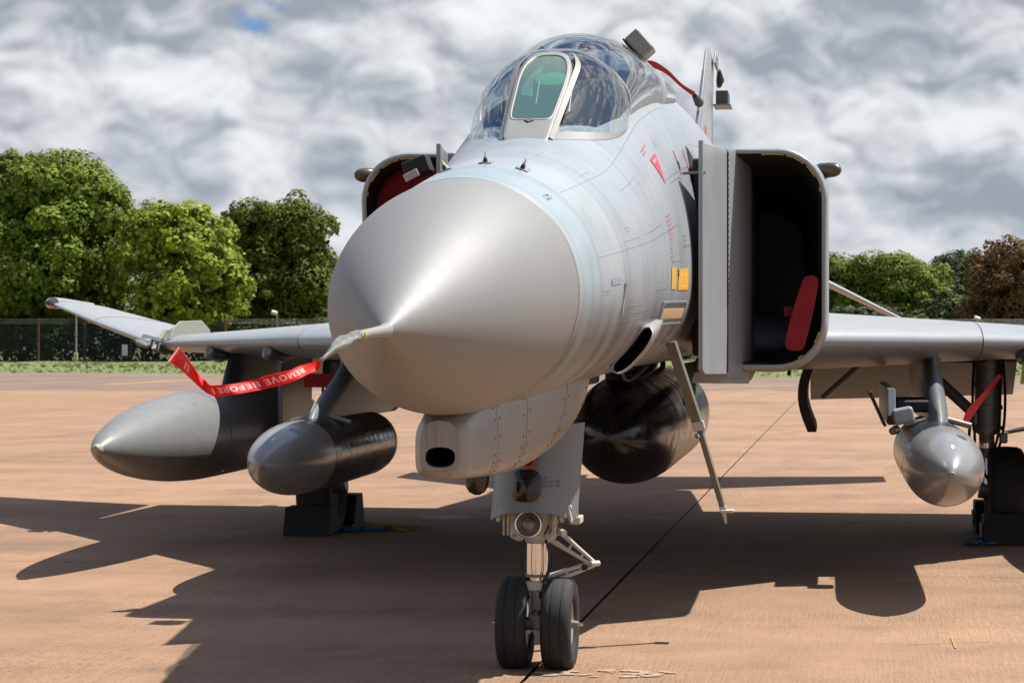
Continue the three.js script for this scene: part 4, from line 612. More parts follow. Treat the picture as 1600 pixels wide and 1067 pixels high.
// -------------------------------- nose gear
{
  const g = group('nose_gear', jet);
  const tyreP = []; { const R = 0.221, w = 0.0725; for (const [x, r] of [[-0.052, 0.118], [-0.066, 0.132], [-0.0725, 0.165], [-0.071, 0.192], [-0.062, 0.209], [-0.046, 0.2185], [-0.028, 0.221], [-0.027, 0.2185], [-0.022, 0.2185], [-0.021, 0.2212], [0.0, 0.2215], [0.021, 0.2212], [0.022, 0.2185], [0.027, 0.2185], [0.028, 0.221], [0.046, 0.2185], [0.062, 0.209], [0.071, 0.192], [0.0725, 0.165], [0.066, 0.132], [0.052, 0.118]]) tyreP.push(new THREE.Vector2(r, x)); }
  const squash = (geo) => { const p = geo.attributes.position; for (let i = 0; i < p.count; i++) if (p.getY(i) < -0.2) p.setY(i, -0.2 - (-0.2 - p.getY(i)) * 0.15); return geo; };
  const tyreG = squash(new THREE.LatheGeometry(tyreP, 64).rotateZ(-Math.PI / 2));
  for (const s of [1, -1]) {
    const b = s * 0.106, y = 0.2035;
    add('tyre', tyreG.clone().translate(b, y, 0), M.rubber, g);
    add('rim', new THREE.LatheGeometry([[0.0, 0.028], [0.03, 0.03], [0.036, 0.022], [0.075, 0.020], [0.098, 0.036], [0.108, 0.05], [0.121, 0.052], [0.121, -0.052], [0.0, -0.052]].map(([r, x]) => new THREE.Vector2(r, x)), 40).rotateZ(-s * Math.PI / 2).translate(b, y, 0), pt(0.40, 0.39, 0.37, 0.45, { metalness: 0.5, map: rep(dirty, 6) }), g);
    for (let i = 0; i < 8; i++) { const t = i / 8 * 6.283; add('wheel_bolt', new THREE.CylinderGeometry(0.007, 0.007, 0.012, 6).rotateZ(Math.PI / 2).translate(b + s * 0.03, y + Math.cos(t) * 0.06, Math.sin(t) * 0.06), M.steel, g); }
    add('axle_end', rod(P(b + s * 0.02, y, 0), P(b + s * 0.088, y, 0), 0.024, 0.016), M.steel, g); add('tow_pin', rod(P(b + s * 0.08, y, 0), P(b + s * 0.108, y, 0), 0.009), M.metal, g);
  }
  add('axle', rod(P(-0.12, 0.2035, 0), P(0.12, 0.2035, 0), 0.032), M.steel, g);
  add('piston', sweep([P(0, 0.40, 0.0), P(0, 0.60, 0.0)], 0.052, 28), M.bright, g);
  add('piston_sleeve', sweep([P(0, 0.585, 0), P(0, 0.60, 0), P(0, 0.99, 0.02), P(0, 1.45, 0.04)], [0.056, 0.072, 0.075, 0.085], 24), M.white, g);
  add('piston_foot', [box(P(-0.01, 0.385, -0.01), 0.135, 0.045, 0.14, 0.012)], M.white, g);
  add('fork', sweep([P(0.0, 0.39, 0.0), P(0.005, 0.31, 0.005), P(0, 0.24, 0), P(0, 0.18, 0)], [0.05, 0.034, 0.046, 0.03], 12), M.white, g);
  for (const x of [-0.03, 0.03]) add('fork_rib', box(P(x, 0.325, -0.045), 0.012, 0.12, 0.03, 0.004), M.white, g);
  add('grease_joint', sweep([P(-0.0, 0.27, -0.05), P(0.0, 0.25, -0.05)], 0.018, 10), M.steel, g);
  // torque link: two forked arms meeting at a point to port
  const arm = (p, q, w0, w1) => { const d = q.clone().sub(p), n = V(-d.y, d.x, 0).normalize(); const parts = []; for (const k of [-1, 1]) parts.push([p.clone().addScaledVector(n, k * w0), q.clone().addScaledVector(n, k * w1)]); return parts; };
  const link = (name, p, q, w0, w1) => { for (const [a, b] of arm(p, q, w0, w1)) add(name, sweep([a, a.clone().lerp(b, 0.5), b], [0.013, 0.010, 0.009], 8), M.white, g); for (const f of [0.42, 0.72]) { const c = p.clone().lerp(q, f), w = lerp(w0, w1, f), n = V(-(q.y - p.y), q.x - p.x, 0).normalize(); add('link_web', rod(c.clone().addScaledVector(n, w), c.clone().addScaledVector(n, -w), 0.007, 0.007, 6), M.white, g); } };
  const apex = P(0.262, 0.487, 0.03);
  link('upper_link', P(0.075, 0.625, 0.0), apex, 0.030, 0.008); link('lower_link', P(0.05, 0.41, -0.01), apex, 0.016, 0.009);
  add('link_pin', rod(apex.clone().add(V(-0.012, 0, 0.02)), apex.clone().add(V(0.022, 0, -0.02)), 0.014), M.white, g); add('link_bolt', box(P(0.222, 0.472, 0.02), 0.026, 0.03, 0.03, 0.006), M.black, g);
  add('upper_hinge', rod(P(0.05, 0.645, 0.04), P(0.13, 0.632, -0.02), 0.018), M.white, g);
  // steering collar and lamp
  add('collar', [box(P(-0.01, 0.675, 0.0), 0.19, 0.16, 0.15, 0.02)], M.white, g);
  add('lamp_bracket', loft([-0.115, -0.095].map((a) => rrect(-0.115, 0.066, 0.612, 0.755, 0.02, 0.02, a)), { cap0: true, cap1: true }), M.white, g);
  for (const [x, y] of [[-0.095, 0.628], [0.05, 0.628]]) add('bracket_bolt', new THREE.CylinderGeometry(0.009, 0.009, 0.014, 8).rotateX(Math.PI / 2).translate(x, y, 0.118), M.steel, g);
  const lamp = [[0.066, -0.115], [0.066, -0.150], [0.060, -0.155], [0.056, -0.150], [0.05, -0.142], [0.03, -0.126], [0.0, -0.12]].map(([r, a]) => { const q = []; for (let j = 0; j < 36; j++) { const t = j / 36 * 6.283185; q.push(P(-0.024 + r * Math.cos(t), 0.684 + r * Math.sin(t), a)); } return q; });
  add('lamp_reflector', loft(lamp), M.bright, g);
  add('lamp_bulb', new THREE.SphereGeometry(0.027, 20, 14).translate(-0.024, 0.684, 0.145), M.steel, g);
  add('lamp_cover', new THREE.SphereGeometry(0.058, 28, 12, 0, Math.PI * 2, 0, 0.75).rotateX(Math.PI / 2).translate(-0.024, 0.684, 0.106), new THREE.MeshPhysicalMaterial({ color: 0xffffff, transmission: 1, roughness: 0.02, thickness: 0, ior: 1.45, side: THREE.DoubleSide }), g);
  for (const [x, r] of [[-0.125, 0.006], [-0.145, 0.005], [0.075, 0.008], [0.095, 0.006]]) add('hose', sweep(curve([P(x, 0.80, -0.12), P(x + 0.004, 0.70, -0.14), P(x - 0.002, 0.63, -0.10)], 8), r, 8), x === 0.075 ? M.steel : M.white, g);
  add('hinge_frame', [box(P(0.0, 0.765, -0.10), 0.36, 0.02, 0.12, 0.006)], M.white, g);
  for (const x of [-0.16, 0.13, 0.17]) add('hinge_bracket', box(P(x, 0.735, -0.12), 0.014, 0.08, 0.1, 0.004, [0, 0, x * 1.2]), M.white, g);
  add('side_bracket', [box(P(0.19, 0.70, -0.04), 0.05, 0.035, 0.14, 0.006)], M.white, g); add('bracket_pin', rod(P(0.195, 0.68, -0.1), P(0.195, 0.80, -0.06), 0.008), M.steel, g);
  for (const [x0, x1, zz] of [[-0.05, -0.062, -0.075], [0.045, 0.058, -0.07], [0.03, 0.066, -0.05]]) add('brake_hose', sweep(curve([P(x0, 0.62, zz), P(x1 * 1.1, 0.54, zz), P(x1, 0.46, zz), P(x0 * 0.9, 0.40, zz - 0.02), P(x0 * 0.6, 0.33, zz)], 16), 0.0055, 8), M.black, g);
  for (const yy of [0.585, 0.425]) add('hose_clamp', sweep([P(0, yy, 0), P(0, yy + 0.014, 0)], 0.058, 24), M.steel, g);
  for (const x of [-0.10, -0.07, 0.075, 0.115]) add('wire', sweep(curve([P(x, 0.79, -0.06), P(x * 0.9 + 0.012, 0.71, -0.12), P(x * 0.8, 0.655, -0.13), P(x * 0.5, 0.62, -0.09)], 12), 0.0042, 6), x > 0.1 ? M.white : M.black, g);
  // front door: a curved shell in front of the leg, carrying a lamp window
  const dm = pt(0.22, 0.245, 0.26, 0.42, { map: rep(grime, 2) });
  const door = (u, v) => { const x = lerp(-0.205, 0.205, u), q = x / 0.205, h0 = 0.752 - 0.055 * Math.abs(q) ** 2.4, h1 = 1.135 + 0.02 * q; return P(x + lerp(-0.005, 0.02, v), lerp(h0, h1, v), -0.30 + 0.20 * Math.abs(q) ** 2.3 + lerp(0.0, 0.10, v)); };
  add('front_door', sheet(door, 40, 10, -0.014, 0), dm, g);
  add('door_lining', sheet((u, v) => door(lerp(0.02, 0.98, u), v * 0.14).add(V(0, 0, -0.018)), 40, 3, -0.012, 0), M.white, g);
  const win = []; for (const k of [0.001, 0.25, 0.5, 0.7, 0.85, 0.95, 1]) { const r = []; for (let j = 0; j < 40; j++) { const t = j / 40 * 6.283185, c = Math.cos(t), s = Math.sin(t), x = -0.018 + 0.072 * k * Math.sign(c) * Math.abs(c) ** 0.66, y = 0.872 + 0.074 * k * Math.sign(s) * Math.abs(s) ** 0.66; const q = x / 0.205; r.push(P(x, y, -0.300 + 0.20 * Math.abs(q) ** 2.3 + lerp(0.0, 0.10, (y - 0.74) / 0.395) - 0.012 - 0.03 * (1 - k * k))); } win.push(r); }
  add('lamp_window', loft(win), pt(0.022, 0.018, 0.013, 0.12), g);
  // red ring mark on the door, above the window
  const ringMk = (k0, k1, mat, lift, nm) => { const f = (k) => { const r = []; for (let j = 0; j < 36; j++) { const t = j / 36 * 6.283185, x = -0.008 + 0.034 * k * Math.cos(t), y = 0.995 + 0.046 * k * Math.sin(t), q = x / 0.205; r.push(P(x, y, -0.300 + 0.20 * Math.abs(q) ** 2.3 + lerp(0, 0.10, (y - 0.74) / 0.395) - lift)); } return r; }; add(nm, loft([f(k0), f(k1)]), mat, g); };
  ringMk(0.72, 1, pt(0.55, 0.03, 0.03, 0.6), 0.0165, 'red_ring'); ringMk(0.01, 0.72, M.black, 0.0165, 'mark_disc');
  for (const x of [-0.01, 0.012]) ringMkBar(x, g);
  for (let i = 0; i < 7; i++) { const x = 0.07 + (i % 3) * 0.028, y = 0.87 + Math.floor(i / 3) * 0.02, q = x / 0.205; add('stencil', box(P(x, y, -0.300 + 0.20 * Math.abs(q) ** 2.3 + lerp(0, 0.1, (y - 0.74) / 0.395) - 0.0155), 0.018, 0.006, 0.002, 0.0005, [0.1, 0.5, 0]), pt(0.12, 0.12, 0.13, 0.7), g); }
  // small lamp under the gun fairing, to starboard of the door
  add('side_lamp', sweep([P(-0.235, 0.93, -0.34), P(-0.235, 0.905, -0.34), P(-0.235, 0.87, -0.34), P(-0.235, 0.845, -0.34), P(-0.235, 0.832, -0.34)], [0.057, 0.058, 0.052, 0.036, 0.012], 24), pt(0.03, 0.025, 0.02, 0.16), g); add('side_lamp_base', sweep([P(-0.235, 0.955, -0.33), P(-0.235, 0.925, -0.335)], [0.05, 0.062], 20), M.paint, g);
  add('bay_roof', box(P(0, 1.345, 0.6), 0.36, 0.06, 1.0, 0.02), M.black, g);
  add('aft_door', plate([[2.6, 1.40], [3.6, 1.40], [3.5, 1.20], [2.7, 1.16]], 0.52, 0.025), M.black, g);
}
function ringMkBar(x, g) { add('mark_bar', box(P(x, 0.995, -0.300 + lerp(0, 0.1, 0.645) - 0.0185), 0.008, 0.045, 0.002, 0.0005, [0.25, 0, 0]), pt(0.5, 0.48, 0.46, 0.6), g); }
// boarding step hanging from the port side
{ const st = group('boarding_step', jet);
  const a = P(0.565, 1.53, 0.90), b = P(0.70, 1.10, 1.0), c = P(0.822, 0.67, 1.08), d = b.clone().sub(a).normalize();
  const bar = (p, q, w, t) => { const m = sweep([p, q], [1, 1], 4); const dir = q.clone().sub(p).normalize(), x = V(0.95, 0, 0.3).cross(dir).cross(dir).normalize().negate(), y = dir.clone().cross(x); return loft([p, q].map((o) => [o.clone().addScaledVector(x, w).addScaledVector(y, t), o.clone().addScaledVector(x, -w).addScaledVector(y, t), o.clone().addScaledVector(x, -w).addScaledVector(y, -t), o.clone().addScaledVector(x, w).addScaledVector(y, -t)]), { cap0: true, cap1: true }).toNonIndexed(); };
  const fl = (g) => { g.computeVertexNormals(); return g; };
  add('upper_leg', fl(bar(a, b, 0.026, 0.014)), M.olive, st); add('lower_leg', fl(bar(b, c, 0.0145, 0.01)), M.olive, st);
  add('joint_clip', [box(b, 0.062, 0.05, 0.05, 0.008, [0, 0, 0.25])], M.white, st); add('joint_pin', rod(b.clone().add(V(-0.01, -0.04, 0.03)), b.clone().add(V(0.0, -0.06, 0.035)), 0.012), M.steel, st);
  add('foot_clip', box(c, 0.036, 0.03, 0.04, 0.006, [0, 0, 0.3]), M.white, st); add('foot_tread', box(c.clone().add(V(0.022, -0.01, 0)), 0.07, 0.014, 0.09, 0.004), M.white, st); add('foot_tip', rod(c, c.clone().add(V(0.014, -0.075, 0)), 0.014, 0.006), M.white, st); }
// -------------------------------- main gear
for (const s of [1, -1]) {
  const g = group('main_gear', jet), B = s * 2.72, y = 0.335;
  const prof = [[-0.10, 0.2], [-0.12, 0.23], [-0.143, 0.28], [-0.142, 0.325], [-0.12, 0.36], [-0.085, 0.374], [0, 0.378], [0.085, 0.374], [0.12, 0.36], [0.142, 0.325], [0.143, 0.28], [0.12, 0.23], [0.10, 0.2]].map(([x, r]) => new THREE.Vector2(r, x));
  const t = new THREE.LatheGeometry(prof, 64).rotateZ(-Math.PI / 2), p = t.attributes.position; for (let i = 0; i < p.count; i++) if (p.getY(i) < -0.33) p.setY(i, -0.33 - (-0.33 - p.getY(i)) * 0.1);
  add('tyre', t.translate(B, y, -7.1), M.rubber, g);
  add('rim', new THREE.LatheGeometry([[0, 0.05], [0.05, 0.06], [0.07, 0.02], [0.15, 0.03], [0.19, 0.09], [0.205, 0.1], [0.205, -0.1], [0, -0.1]].map(([r, x]) => new THREE.Vector2(r, x)), 40).rotateZ(s * Math.PI / 2).translate(B, y, -7.1), M.steel, g);
  add('leg', sweep([P(s * 2.58, 0.62, 7.12), P(s * 2.58, 0.80, 7.12), P(s * 2.585, 0.82, 7.12), P(s * 2.60, 1.5, 7.14)], [0.06, 0.06, 0.10, 0.11], 18), M.steel, g);
  add('piston', sweep([P(s * 2.58, 0.40, 7.1), P(s * 2.58, 0.68, 7.12)], 0.05, 18), M.bright, g);
  for (const y2 of [0.84, 1.0, 1.18, 1.34]) add('leg_collar', sweep([P(s * 2.585, y2, 7.12), P(s * 2.585, y2 + 0.03, 7.12)], 0.118, 18), M.steel, g);
  for (const [dx, dz] of [[-0.10, -0.09], [0.08, -0.11], [0.12, -0.02]]) add('hydraulic_line', sweep(curve([P(s * 2.58 + dx, 1.42, 7.12 + dz), P(s * 2.58 + dx * 1.15, 1.1, 7.1 + dz), P(s * 2.58 + dx, 0.82, 7.1 + dz), P(s * 2.56 + dx * 0.6, 0.6, 7.02), P(s * 2.6, 0.44, 7.04)], 18), 0.011, 8), M.black, g);
  add('side_lug', box(P(s * 2.47, 0.93, 7.04), 0.07, 0.11, 0.08, 0.015), M.steel, g); add('side_lug', box(P(s * 2.70, 0.78, 7.02), 0.06, 0.08, 0.08, 0.015), M.steel, g); add('piston_clamp', sweep([P(s * 2.58, 0.70, 7.12), P(s * 2.58, 0.74, 7.12)], 0.068, 18), M.metal, g);
  add('brake_line', sweep(curve([P(s * 2.46, 1.0, 7.0), P(s * 2.44, 0.75, 6.98), P(s * 2.5, 0.6, 7.0)], 10), 0.012, 8), M.black, g);
  add('axle', rod(P(s * 2.52, 0.38, 7.1), P(s * 2.8, y, 7.1), 0.07), M.steel, g);
  add('drag_brace', rod(P(s * 2.5, 0.95, 7.1), P(s * 2.0, 1.42, 7.3), 0.045), M.steel, g); add('torque_link', sweep([P(s * 2.58, 0.8, 7.2), P(s * 2.58, 0.66, 7.42), P(s * 2.58, 0.5, 7.2)], 0.025, 8), M.steel, g);
  add('leg_door', plate([[6.6, 1.42], [7.65, 1.42], [7.6, 0.8], [7.35, 0.62], [6.85, 0.62], [6.65, 0.8]], s * 2.95, 0.035), M.paint, g);
  const id = (u, v) => { const h = lerp(1.38, 0.85, v), a = lerp(6.35, 7.5, u) - 0.1 * v * (1 - u); return P(s * (1.27 - 0.07 * Math.sin(Math.PI * Math.min(1, v * 1.05)) ), h, a); };
  add('inner_door', sheet(id, 8, 14, 0.07, 0), pt(0.12, 0.10, 0.085, 0.6, { map: rep(dirty, 2) }), g);
  add('door_strut', rod(P(s * 1.31, 1.10, 6.5), P(s * 1.62, 1.38, 6.5), 0.018), M.steel, g); add('door_hook', sweep(curve([P(s * 1.30, 1.36, 6.45), P(s * 1.2, 1.375, 6.45), P(s * 1.08, 1.36, 6.45), P(s * 1.06, 1.27, 6.45)], 12), 0.014, 8), M.black, g);
  add('wheel_bay', box(P(s * 1.95, 1.425, 7.2), 1.2, 0.12, 1.0, 0.02), M.black, g);
}

// ---------------------------------------------------------------- stores: things that hang from the jet
const circ = (a, r, n = 48, k = 1) => { const q = []; for (let j = 0; j < n; j++) { const t = -Math.PI / 2 + j / n * 6.283185307; q.push(P(Math.cos(t) * r, Math.sin(t) * r * k, a)); } return q; };
function dropTank(label, b) {
  const t = placeOnAxes(group('drop_tank'), b, 0.825, 3.46); tag(t, label, 'fuel tank');
  const pr = (a) => a < 2.5 ? 0.337 * Math.sin(Math.PI / 2 * Math.min(1, (a / 2.5)) ** 0.74) ** 0.80 : a < 4.1 ? 0.337 : 0.337 * Math.cos(Math.PI / 2 * clamp((a - 4.1) / 2.35, 0, 0.985)) ** 0.85;
  const rings = []; for (let i = 0; i <= 56; i++) { const a = 6.3 * (i / 56) ** 1.25; rings.push(circ(a + 0.005, Math.max(0.018, pr(a + 0.003)))); }
  add('tank_shell', loft(rings, { cap0: true, cap1: true }), M.tank, t);
  add('nose_cap', sweep([P(0, 0, -0.025), P(0, 0, -0.02), P(0, 0, 0.0), P(0, 0, 0.03)], [0.02, 0.032, 0.036, 0.04], 20), pt(0.45, 0.40, 0.28, 0.5, { map: rep(dirty, 4) }), t);
  for (const a of [2.05, 4.2]) add('tank_joint', loft([circ(a, pr(a) + 0.0015), circ(a + 0.012, pr(a) + 0.0015)]), pt(0.12, 0.115, 0.11, 0.6), t);
  for (const s of [-1, 1]) add('tail_fin', loft([[0.1, 5.1, 1.0], [0.46, 5.65, 0.5]].map(([d, a, c]) => [P(s * d, 0.02 - d * 0.25, a), P(s * d, 0.02 - d * 0.25 + 0.012, a + c / 2), P(s * d, 0.02 - d * 0.25, a + c), P(s * d, 0.01 - d * 0.25 - 0.012, a + c / 2)]), { cap1: true }), M.tank, t);
  add('seam', loft([[0.2, 2.5], [2.5, 4.4]].flatMap(([x, y]) => Array.from({ length: 12 }, (_, i) => { const a = lerp(x, y, i / 11), r = pr(a) + 0.0012; return [P(r * Math.cos(-0.33), r * Math.sin(-0.33), a), P(r * Math.cos(-0.345), r * Math.sin(-0.345), a)]; })), { closed: false }), pt(0.4, 0.4, 0.39, 0.5), t);
  add('drain_plug', new THREE.SphereGeometry(0.014, 10, 8).translate(pr(2.3) * Math.cos(-0.95), pr(2.3) * Math.sin(-0.95), -2.3), M.bright, t);
  return t;
}
dropTank('large grey drop tank under the wing at left, nose lit and body in shade', -3.37);
dropTank('drop tank under the wing beyond the right edge, seen by its shadow', 3.37);
function cargoPod(label, b, a0) {
  const t = placeOnAxes(group('cargo_pod'), b, 0.775, a0); tag(t, label, 'pod');
  const pr = (a) => 0.240 * Math.min(1, Math.sin(Math.PI / 2 * Math.min(1, a / 0.95) ** 0.68) ** 0.84);
  const N = []; for (let i = 0; i <= 30; i++) { const a = 1.02 * (i / 30) ** 1.4; N.push(circ(a + 0.001, Math.max(0.012, pr(a)))); } add('pod_nose', loft(N, { cap0: true }), M.pod, t);
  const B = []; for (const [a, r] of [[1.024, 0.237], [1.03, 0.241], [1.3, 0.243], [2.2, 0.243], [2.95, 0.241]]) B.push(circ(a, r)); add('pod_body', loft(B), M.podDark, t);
  add('pod_tail', loft([circ(2.955, 0.237), circ(2.96, 0.240), circ(3.1, 0.230), circ(3.22, 0.20)], { cap1: true }), pt(0.33, 0.32, 0.29, 0.4, { map: rep(dirty, 2) }), t);
  add('nose_tip', new THREE.SphereGeometry(0.022, 16, 12).scale(1, 1, 0.5).translate(0, 0, 0.0), pt(0.25, 0.24, 0.23, 0.3), t);
  const lug = (th, a, w, l, mat, nm) => { const r = pr(a) + 0.002, q = []; const gs = sheet((u, v) => { const A = a + lerp(-l, l, v), T = th + lerp(-w, w, u) * Math.sqrt(Math.max(0.05, 1 - (2 * v - 1) ** 2)), R = pr(A) + 0.001; return P(R * Math.cos(T), R * Math.sin(T), A); }, 8, 10, 0.004, 0); add(nm, gs, mat, t); };
  lug(1.15, 0.52, 0.16, 0.045, M.podDark, 'filler_cap'); lug(1.45, 0.24, 0.07, 0.035, pt(0.7, 0.7, 0.69, 0.4), 'white_tag');
  add('top_hatch', sheet((u, v) => { const A = lerp(1.35, 1.9, v), T = lerp(1.2, 1.94, u); return P(0.243 * Math.cos(T), 0.243 * Math.sin(T), A); }, 10, 4, 0.008, 0.0), M.podDark, t);
  if (b < 0) add('drain_hook', sweep(curve([P(0.0, -0.236, 0.95), P(0, -0.275, 0.95), P(0.015, -0.285, 0.95), P(0.03, -0.27, 0.95), P(0.032, -0.30, 0.95)], 12), 0.008, 8), M.black, t);
  return t;
}
cargoPod('dark grey travel pod hanging under the wing at left, beside the larger tank', -2.07, 2.72);
cargoPod('grey travel pod facing us under the wing at right, lit nose', 2.05, 2.35);
{ const t = placeOnAxes(group('belly_tank'), 0.03, 0.945, 3.05); tag(t, 'big oily black fuel tank slung under the belly', 'fuel tank');
  const pr = (a) => a < 1.8 ? 0.378 * Math.sin(Math.PI / 2 * (a / 1.8) ** 0.55) ** 0.82 : a < 4.2 ? 0.378 : 0.378 * Math.cos(Math.PI / 2 * clamp((a - 4.2) / 2.4, 0, 0.98)); const R = []; for (let i = 0; i <= 60; i++) { const a = 6.5 * (i / 60) ** 1.5; R.push(circ(a + 0.004, Math.max(0.01, pr(a + 0.001)), 64)); }
  add('tank_shell', loft(R, { cap0: true, cap1: true }), M.oilTank, t);
  for (const a of [1.1, 1.9, 3.0]) add('tank_joint', loft([circ(a, pr(a) + 0.002, 64), circ(a + 0.012, pr(a + 0.012) + 0.002, 64)]), pt(0.06, 0.05, 0.04, 0.5), t);
  add('tank_fin', plate([[3.2, 0.30], [3.6, 0.42], [4.0, 0.42], [3.9, 0.30]], 0.30, 0.015), M.black, t); add('drain_plug', new THREE.SphereGeometry(0.016, 10, 8).translate(0, -0.366, -2.0), M.black, t); add('nose_plug', new THREE.SphereGeometry(0.03, 14, 10).scale(1, 1, 0.4), pt(0.05, 0.04, 0.035, 0.35), t); }
// intake covers
{ const c = placeOnAxes(group('intake_cover'), 1.215, 1.685, 2.46); tag(c, 'red padded cushion leaning inside the right intake opening', 'intake cover');
  const pts = [[0.085, 0.205], [0.02, 0.21], [0.003, 0.185], [-0.095, -0.10], [-0.10, -0.185], [-0.015, -0.19], [0.012, -0.13], [0.072, 0.09]];
  const g = new THREE.ExtrudeGeometry(new THREE.Shape(new THREE.CatmullRomCurve3(pts.map(([x, y]) => V(x * 0.86, y, 0)), true, 'centripetal', 0.2).getPoints(60).map((p) => new THREE.Vector2(p.x, p.y))), { depth: 0.12, bevelEnabled: true, bevelSize: 0.010, bevelThickness: 0.02, bevelSegments: 5, steps: 1 }); g.translate(0, 0, -0.06); add('cushion', g, M.redPad, c); add('handle', box(V(-0.085, 0.02, 0.03), 0.05, 0.06, 0.012, 0.004), M.redPad, c);
  const seamPts = pts.map(([x, y]) => V(x * 0.9, y * 1.02, 0.075)); add('piping', new THREE.TubeGeometry(new THREE.CatmullRomCurve3(seamPts, true, 'centripetal', 0.2), 80, 0.006, 6, true), pt(0.26, 0.006, 0.014, 0.8), c); }
{ const c = placeOnAxes(group('intake_cover'), -1.06, 2.0, 2.50); tag(c, 'dark red plug filling the left intake behind the nose', 'intake cover'); const r = rrect(-0.255, 0.255, -0.59, 0.585, 0.02, 0.245, 0).map((p) => V(-p.x, p.y, p.z)); const ringAt = (k, z) => r.map((p) => V(p.x * k, p.y * k, z)); add('cushion', loft([ringAt(0.05, 0.05), ringAt(0.5, 0.047), ringAt(0.9, 0.03), ringAt(1.0, 0.0), ringAt(1.0, -0.1)], { cap1: true }), M.redPad, c); add('piping', new THREE.TubeGeometry(new THREE.CatmullRomCurve3(ringAt(0.9, 0.034), true), 90, 0.006, 6, true), pt(0.26, 0.006, 0.014, 0.8), c); }
// -------------------------------- streamers
function ribbon(name, label, pts, up, w, mat, { textFn, n = 60 } = {}) {
  const g = group(name); tag(g, label, 'streamer');
  const C = new THREE.CatmullRomCurve3(pts), U = new THREE.CatmullRomCurve3(up), Wd = w.length ? new THREE.CatmullRomCurve3(w.map((x) => V(x, 0, 0))) : null;
  const c0 = pts[0]; g.position.copy(c0);
  const fn = (u, v) => { const p = C.getPoint(u), q = U.getPoint(u).normalize(), ww = Wd ? Wd.getPoint(u).x : w; return p.sub(c0).addScaledVector(q, (v - 0.5) * ww); };
  add('band', sheet(fn, n, 4, 0.0012, 0), mat, g); return g;
}
{ // "remove before flight": the far end flips up and shows its other side
  const lettered = (flip) => label(1024, 64, (c, w, h) => { c.fillStyle = '#f00a0c'; c.fillRect(0, 0, w, h); c.fillStyle = '#eeb9b2'; c.font = 'bold 46px sans-serif'; c.save(); c.translate(w / 2, h / 2); if (flip) c.rotate(Math.PI); c.textBaseline = 'middle'; c.fillText('REMOVE BEFORE FLIGHT', -420, 2); c.restore(); c.fillStyle = 'rgba(120,0,0,0.35)'; c.fillRect(0, 0, w, 3); c.fillRect(0, h - 3, w, 3); });
  const g = group('pitot_cover'); tag(g, 'silvery pitot cover with a red remove-before-flight streamer on the nose boom', 'pitot cover');
  const W3 = (px, py, d) => at(px, py, d), base = W3(553, 527, 6.28); g.position.copy(base);
  const rel = (p) => p.sub(base);
  const cover = []; const cp = [[560, 524, 6.29, 0.0155], [552, 527, 6.27, 0.0165], [546, 530, 6.25, 0.014], [536, 535, 6.21, 0.020], [527, 541, 6.17, 0.018], [518, 549, 6.13, 0.013], [508, 558, 6.09, 0.009], [500, 565, 6.06, 0.010]];
  const rr = random(44); const path = cp.map(([x, y, d]) => rel(W3(x, y, d))), rings = [];
  path.forEach((p, i) => { const t = (path[i + 1] ?? p).clone().sub(path[i - 1] ?? p).normalize(), x = V(0, 0, 1).cross(t).normalize(), y = t.clone().cross(x), r = []; for (let j = 0; j < 24; j++) { const th = j / 24 * 6.283185, q = cp[i][3] * (i > 1 ? 0.8 + 0.35 * Math.abs(Math.sin(th * 2.5 + i * 1.1)) : 1) * (i > 5 ? (j % 2 ? 0.8 : 1.0) : 1); r.push(p.clone().addScaledVector(x, Math.cos(th) * q * (i > 4 ? 0.6 : 1)).addScaledVector(y, Math.sin(th) * q * (i > 4 ? 1.5 : 1))); } rings.push(r); });
  add('cover_sleeve', loft(rings, { cap0: true, cap1: true }), pt(0.26, 0.26, 0.25, 0.32, { metalness: 0.7, bumpMap: rep(blotch, 20), bumpScale: 0.004 }), g);
  // streamer as [px, py of the lower edge, px, py of the upper edge, distance]
  const E = [[500, 577, 502, 562, 6.06], [482, 584, 470, 571, 6.02], [460, 595, 450, 579, 5.97], [430, 604, 418, 587, 5.92], [395, 611, 385, 596, 5.88], [362, 617, 352, 601, 5.86], [336, 621, 326, 602, 5.87]];
  const F = [[336, 621, 326, 602, 5.87], [320, 612, 316, 590, 5.90], [300, 595, 302, 573, 5.94], [282, 578, 290, 556, 5.98], [262, 563, 279, 541, 6.02]];
  const sh = (Q, flip, nm, lift) => { const lo = new THREE.CatmullRomCurve3(Q.map(([x, y, , , d]) => rel(W3(x, y, d)))), hi = new THREE.CatmullRomCurve3(Q.map(([, , x, y, d], i) => rel(W3(x, y, d + 0.035 * Math.sin(i * 1.9))))); const gg = sheet((u, v) => lo.getPoint(u).lerp(hi.getPoint(u), v), 60, 4, 0.0012, lift); return gg; };
  const m1 = pt(1, 1, 1, 0.6, { map: lettered(true), specularIntensity: 0.4 });
  const gA = sh(E, true, 'a', 0); const uv = gA.attributes.uv; for (let i = 0; i < uv.count; i++) uv.setXY(i, 0.985 - uv.getX(i) * 0.46, uv.getY(i)); 
  add('streamer', gA, m1, g);
  const m2 = pt(1, 1, 1, 0.55, { map: label(512, 96, (c, w, h) => { c.fillStyle = '#f50c10'; c.fillRect(0, 0, w, h); c.fillStyle = '#f0d4d0'; c.font = 'bold 58px serif'; c.textBaseline = 'middle'; c.save(); c.translate(270, 50); c.rotate(Math.PI); c.fillText('LI', -100, 0); c.restore(); c.fillStyle = '#f7b7a0'; c.fillRect(w - 16, 0, 16, h); }), specularIntensity: 0.4 });
  add('streamer_end', sh(F, false, 'b', 0.0015), m2, g); }
const axes = (b, h, a) => P(b, h, a).applyAxisAngle(V(0, 1, 0), -PSI).add(V(0.121, 0, -10.25));
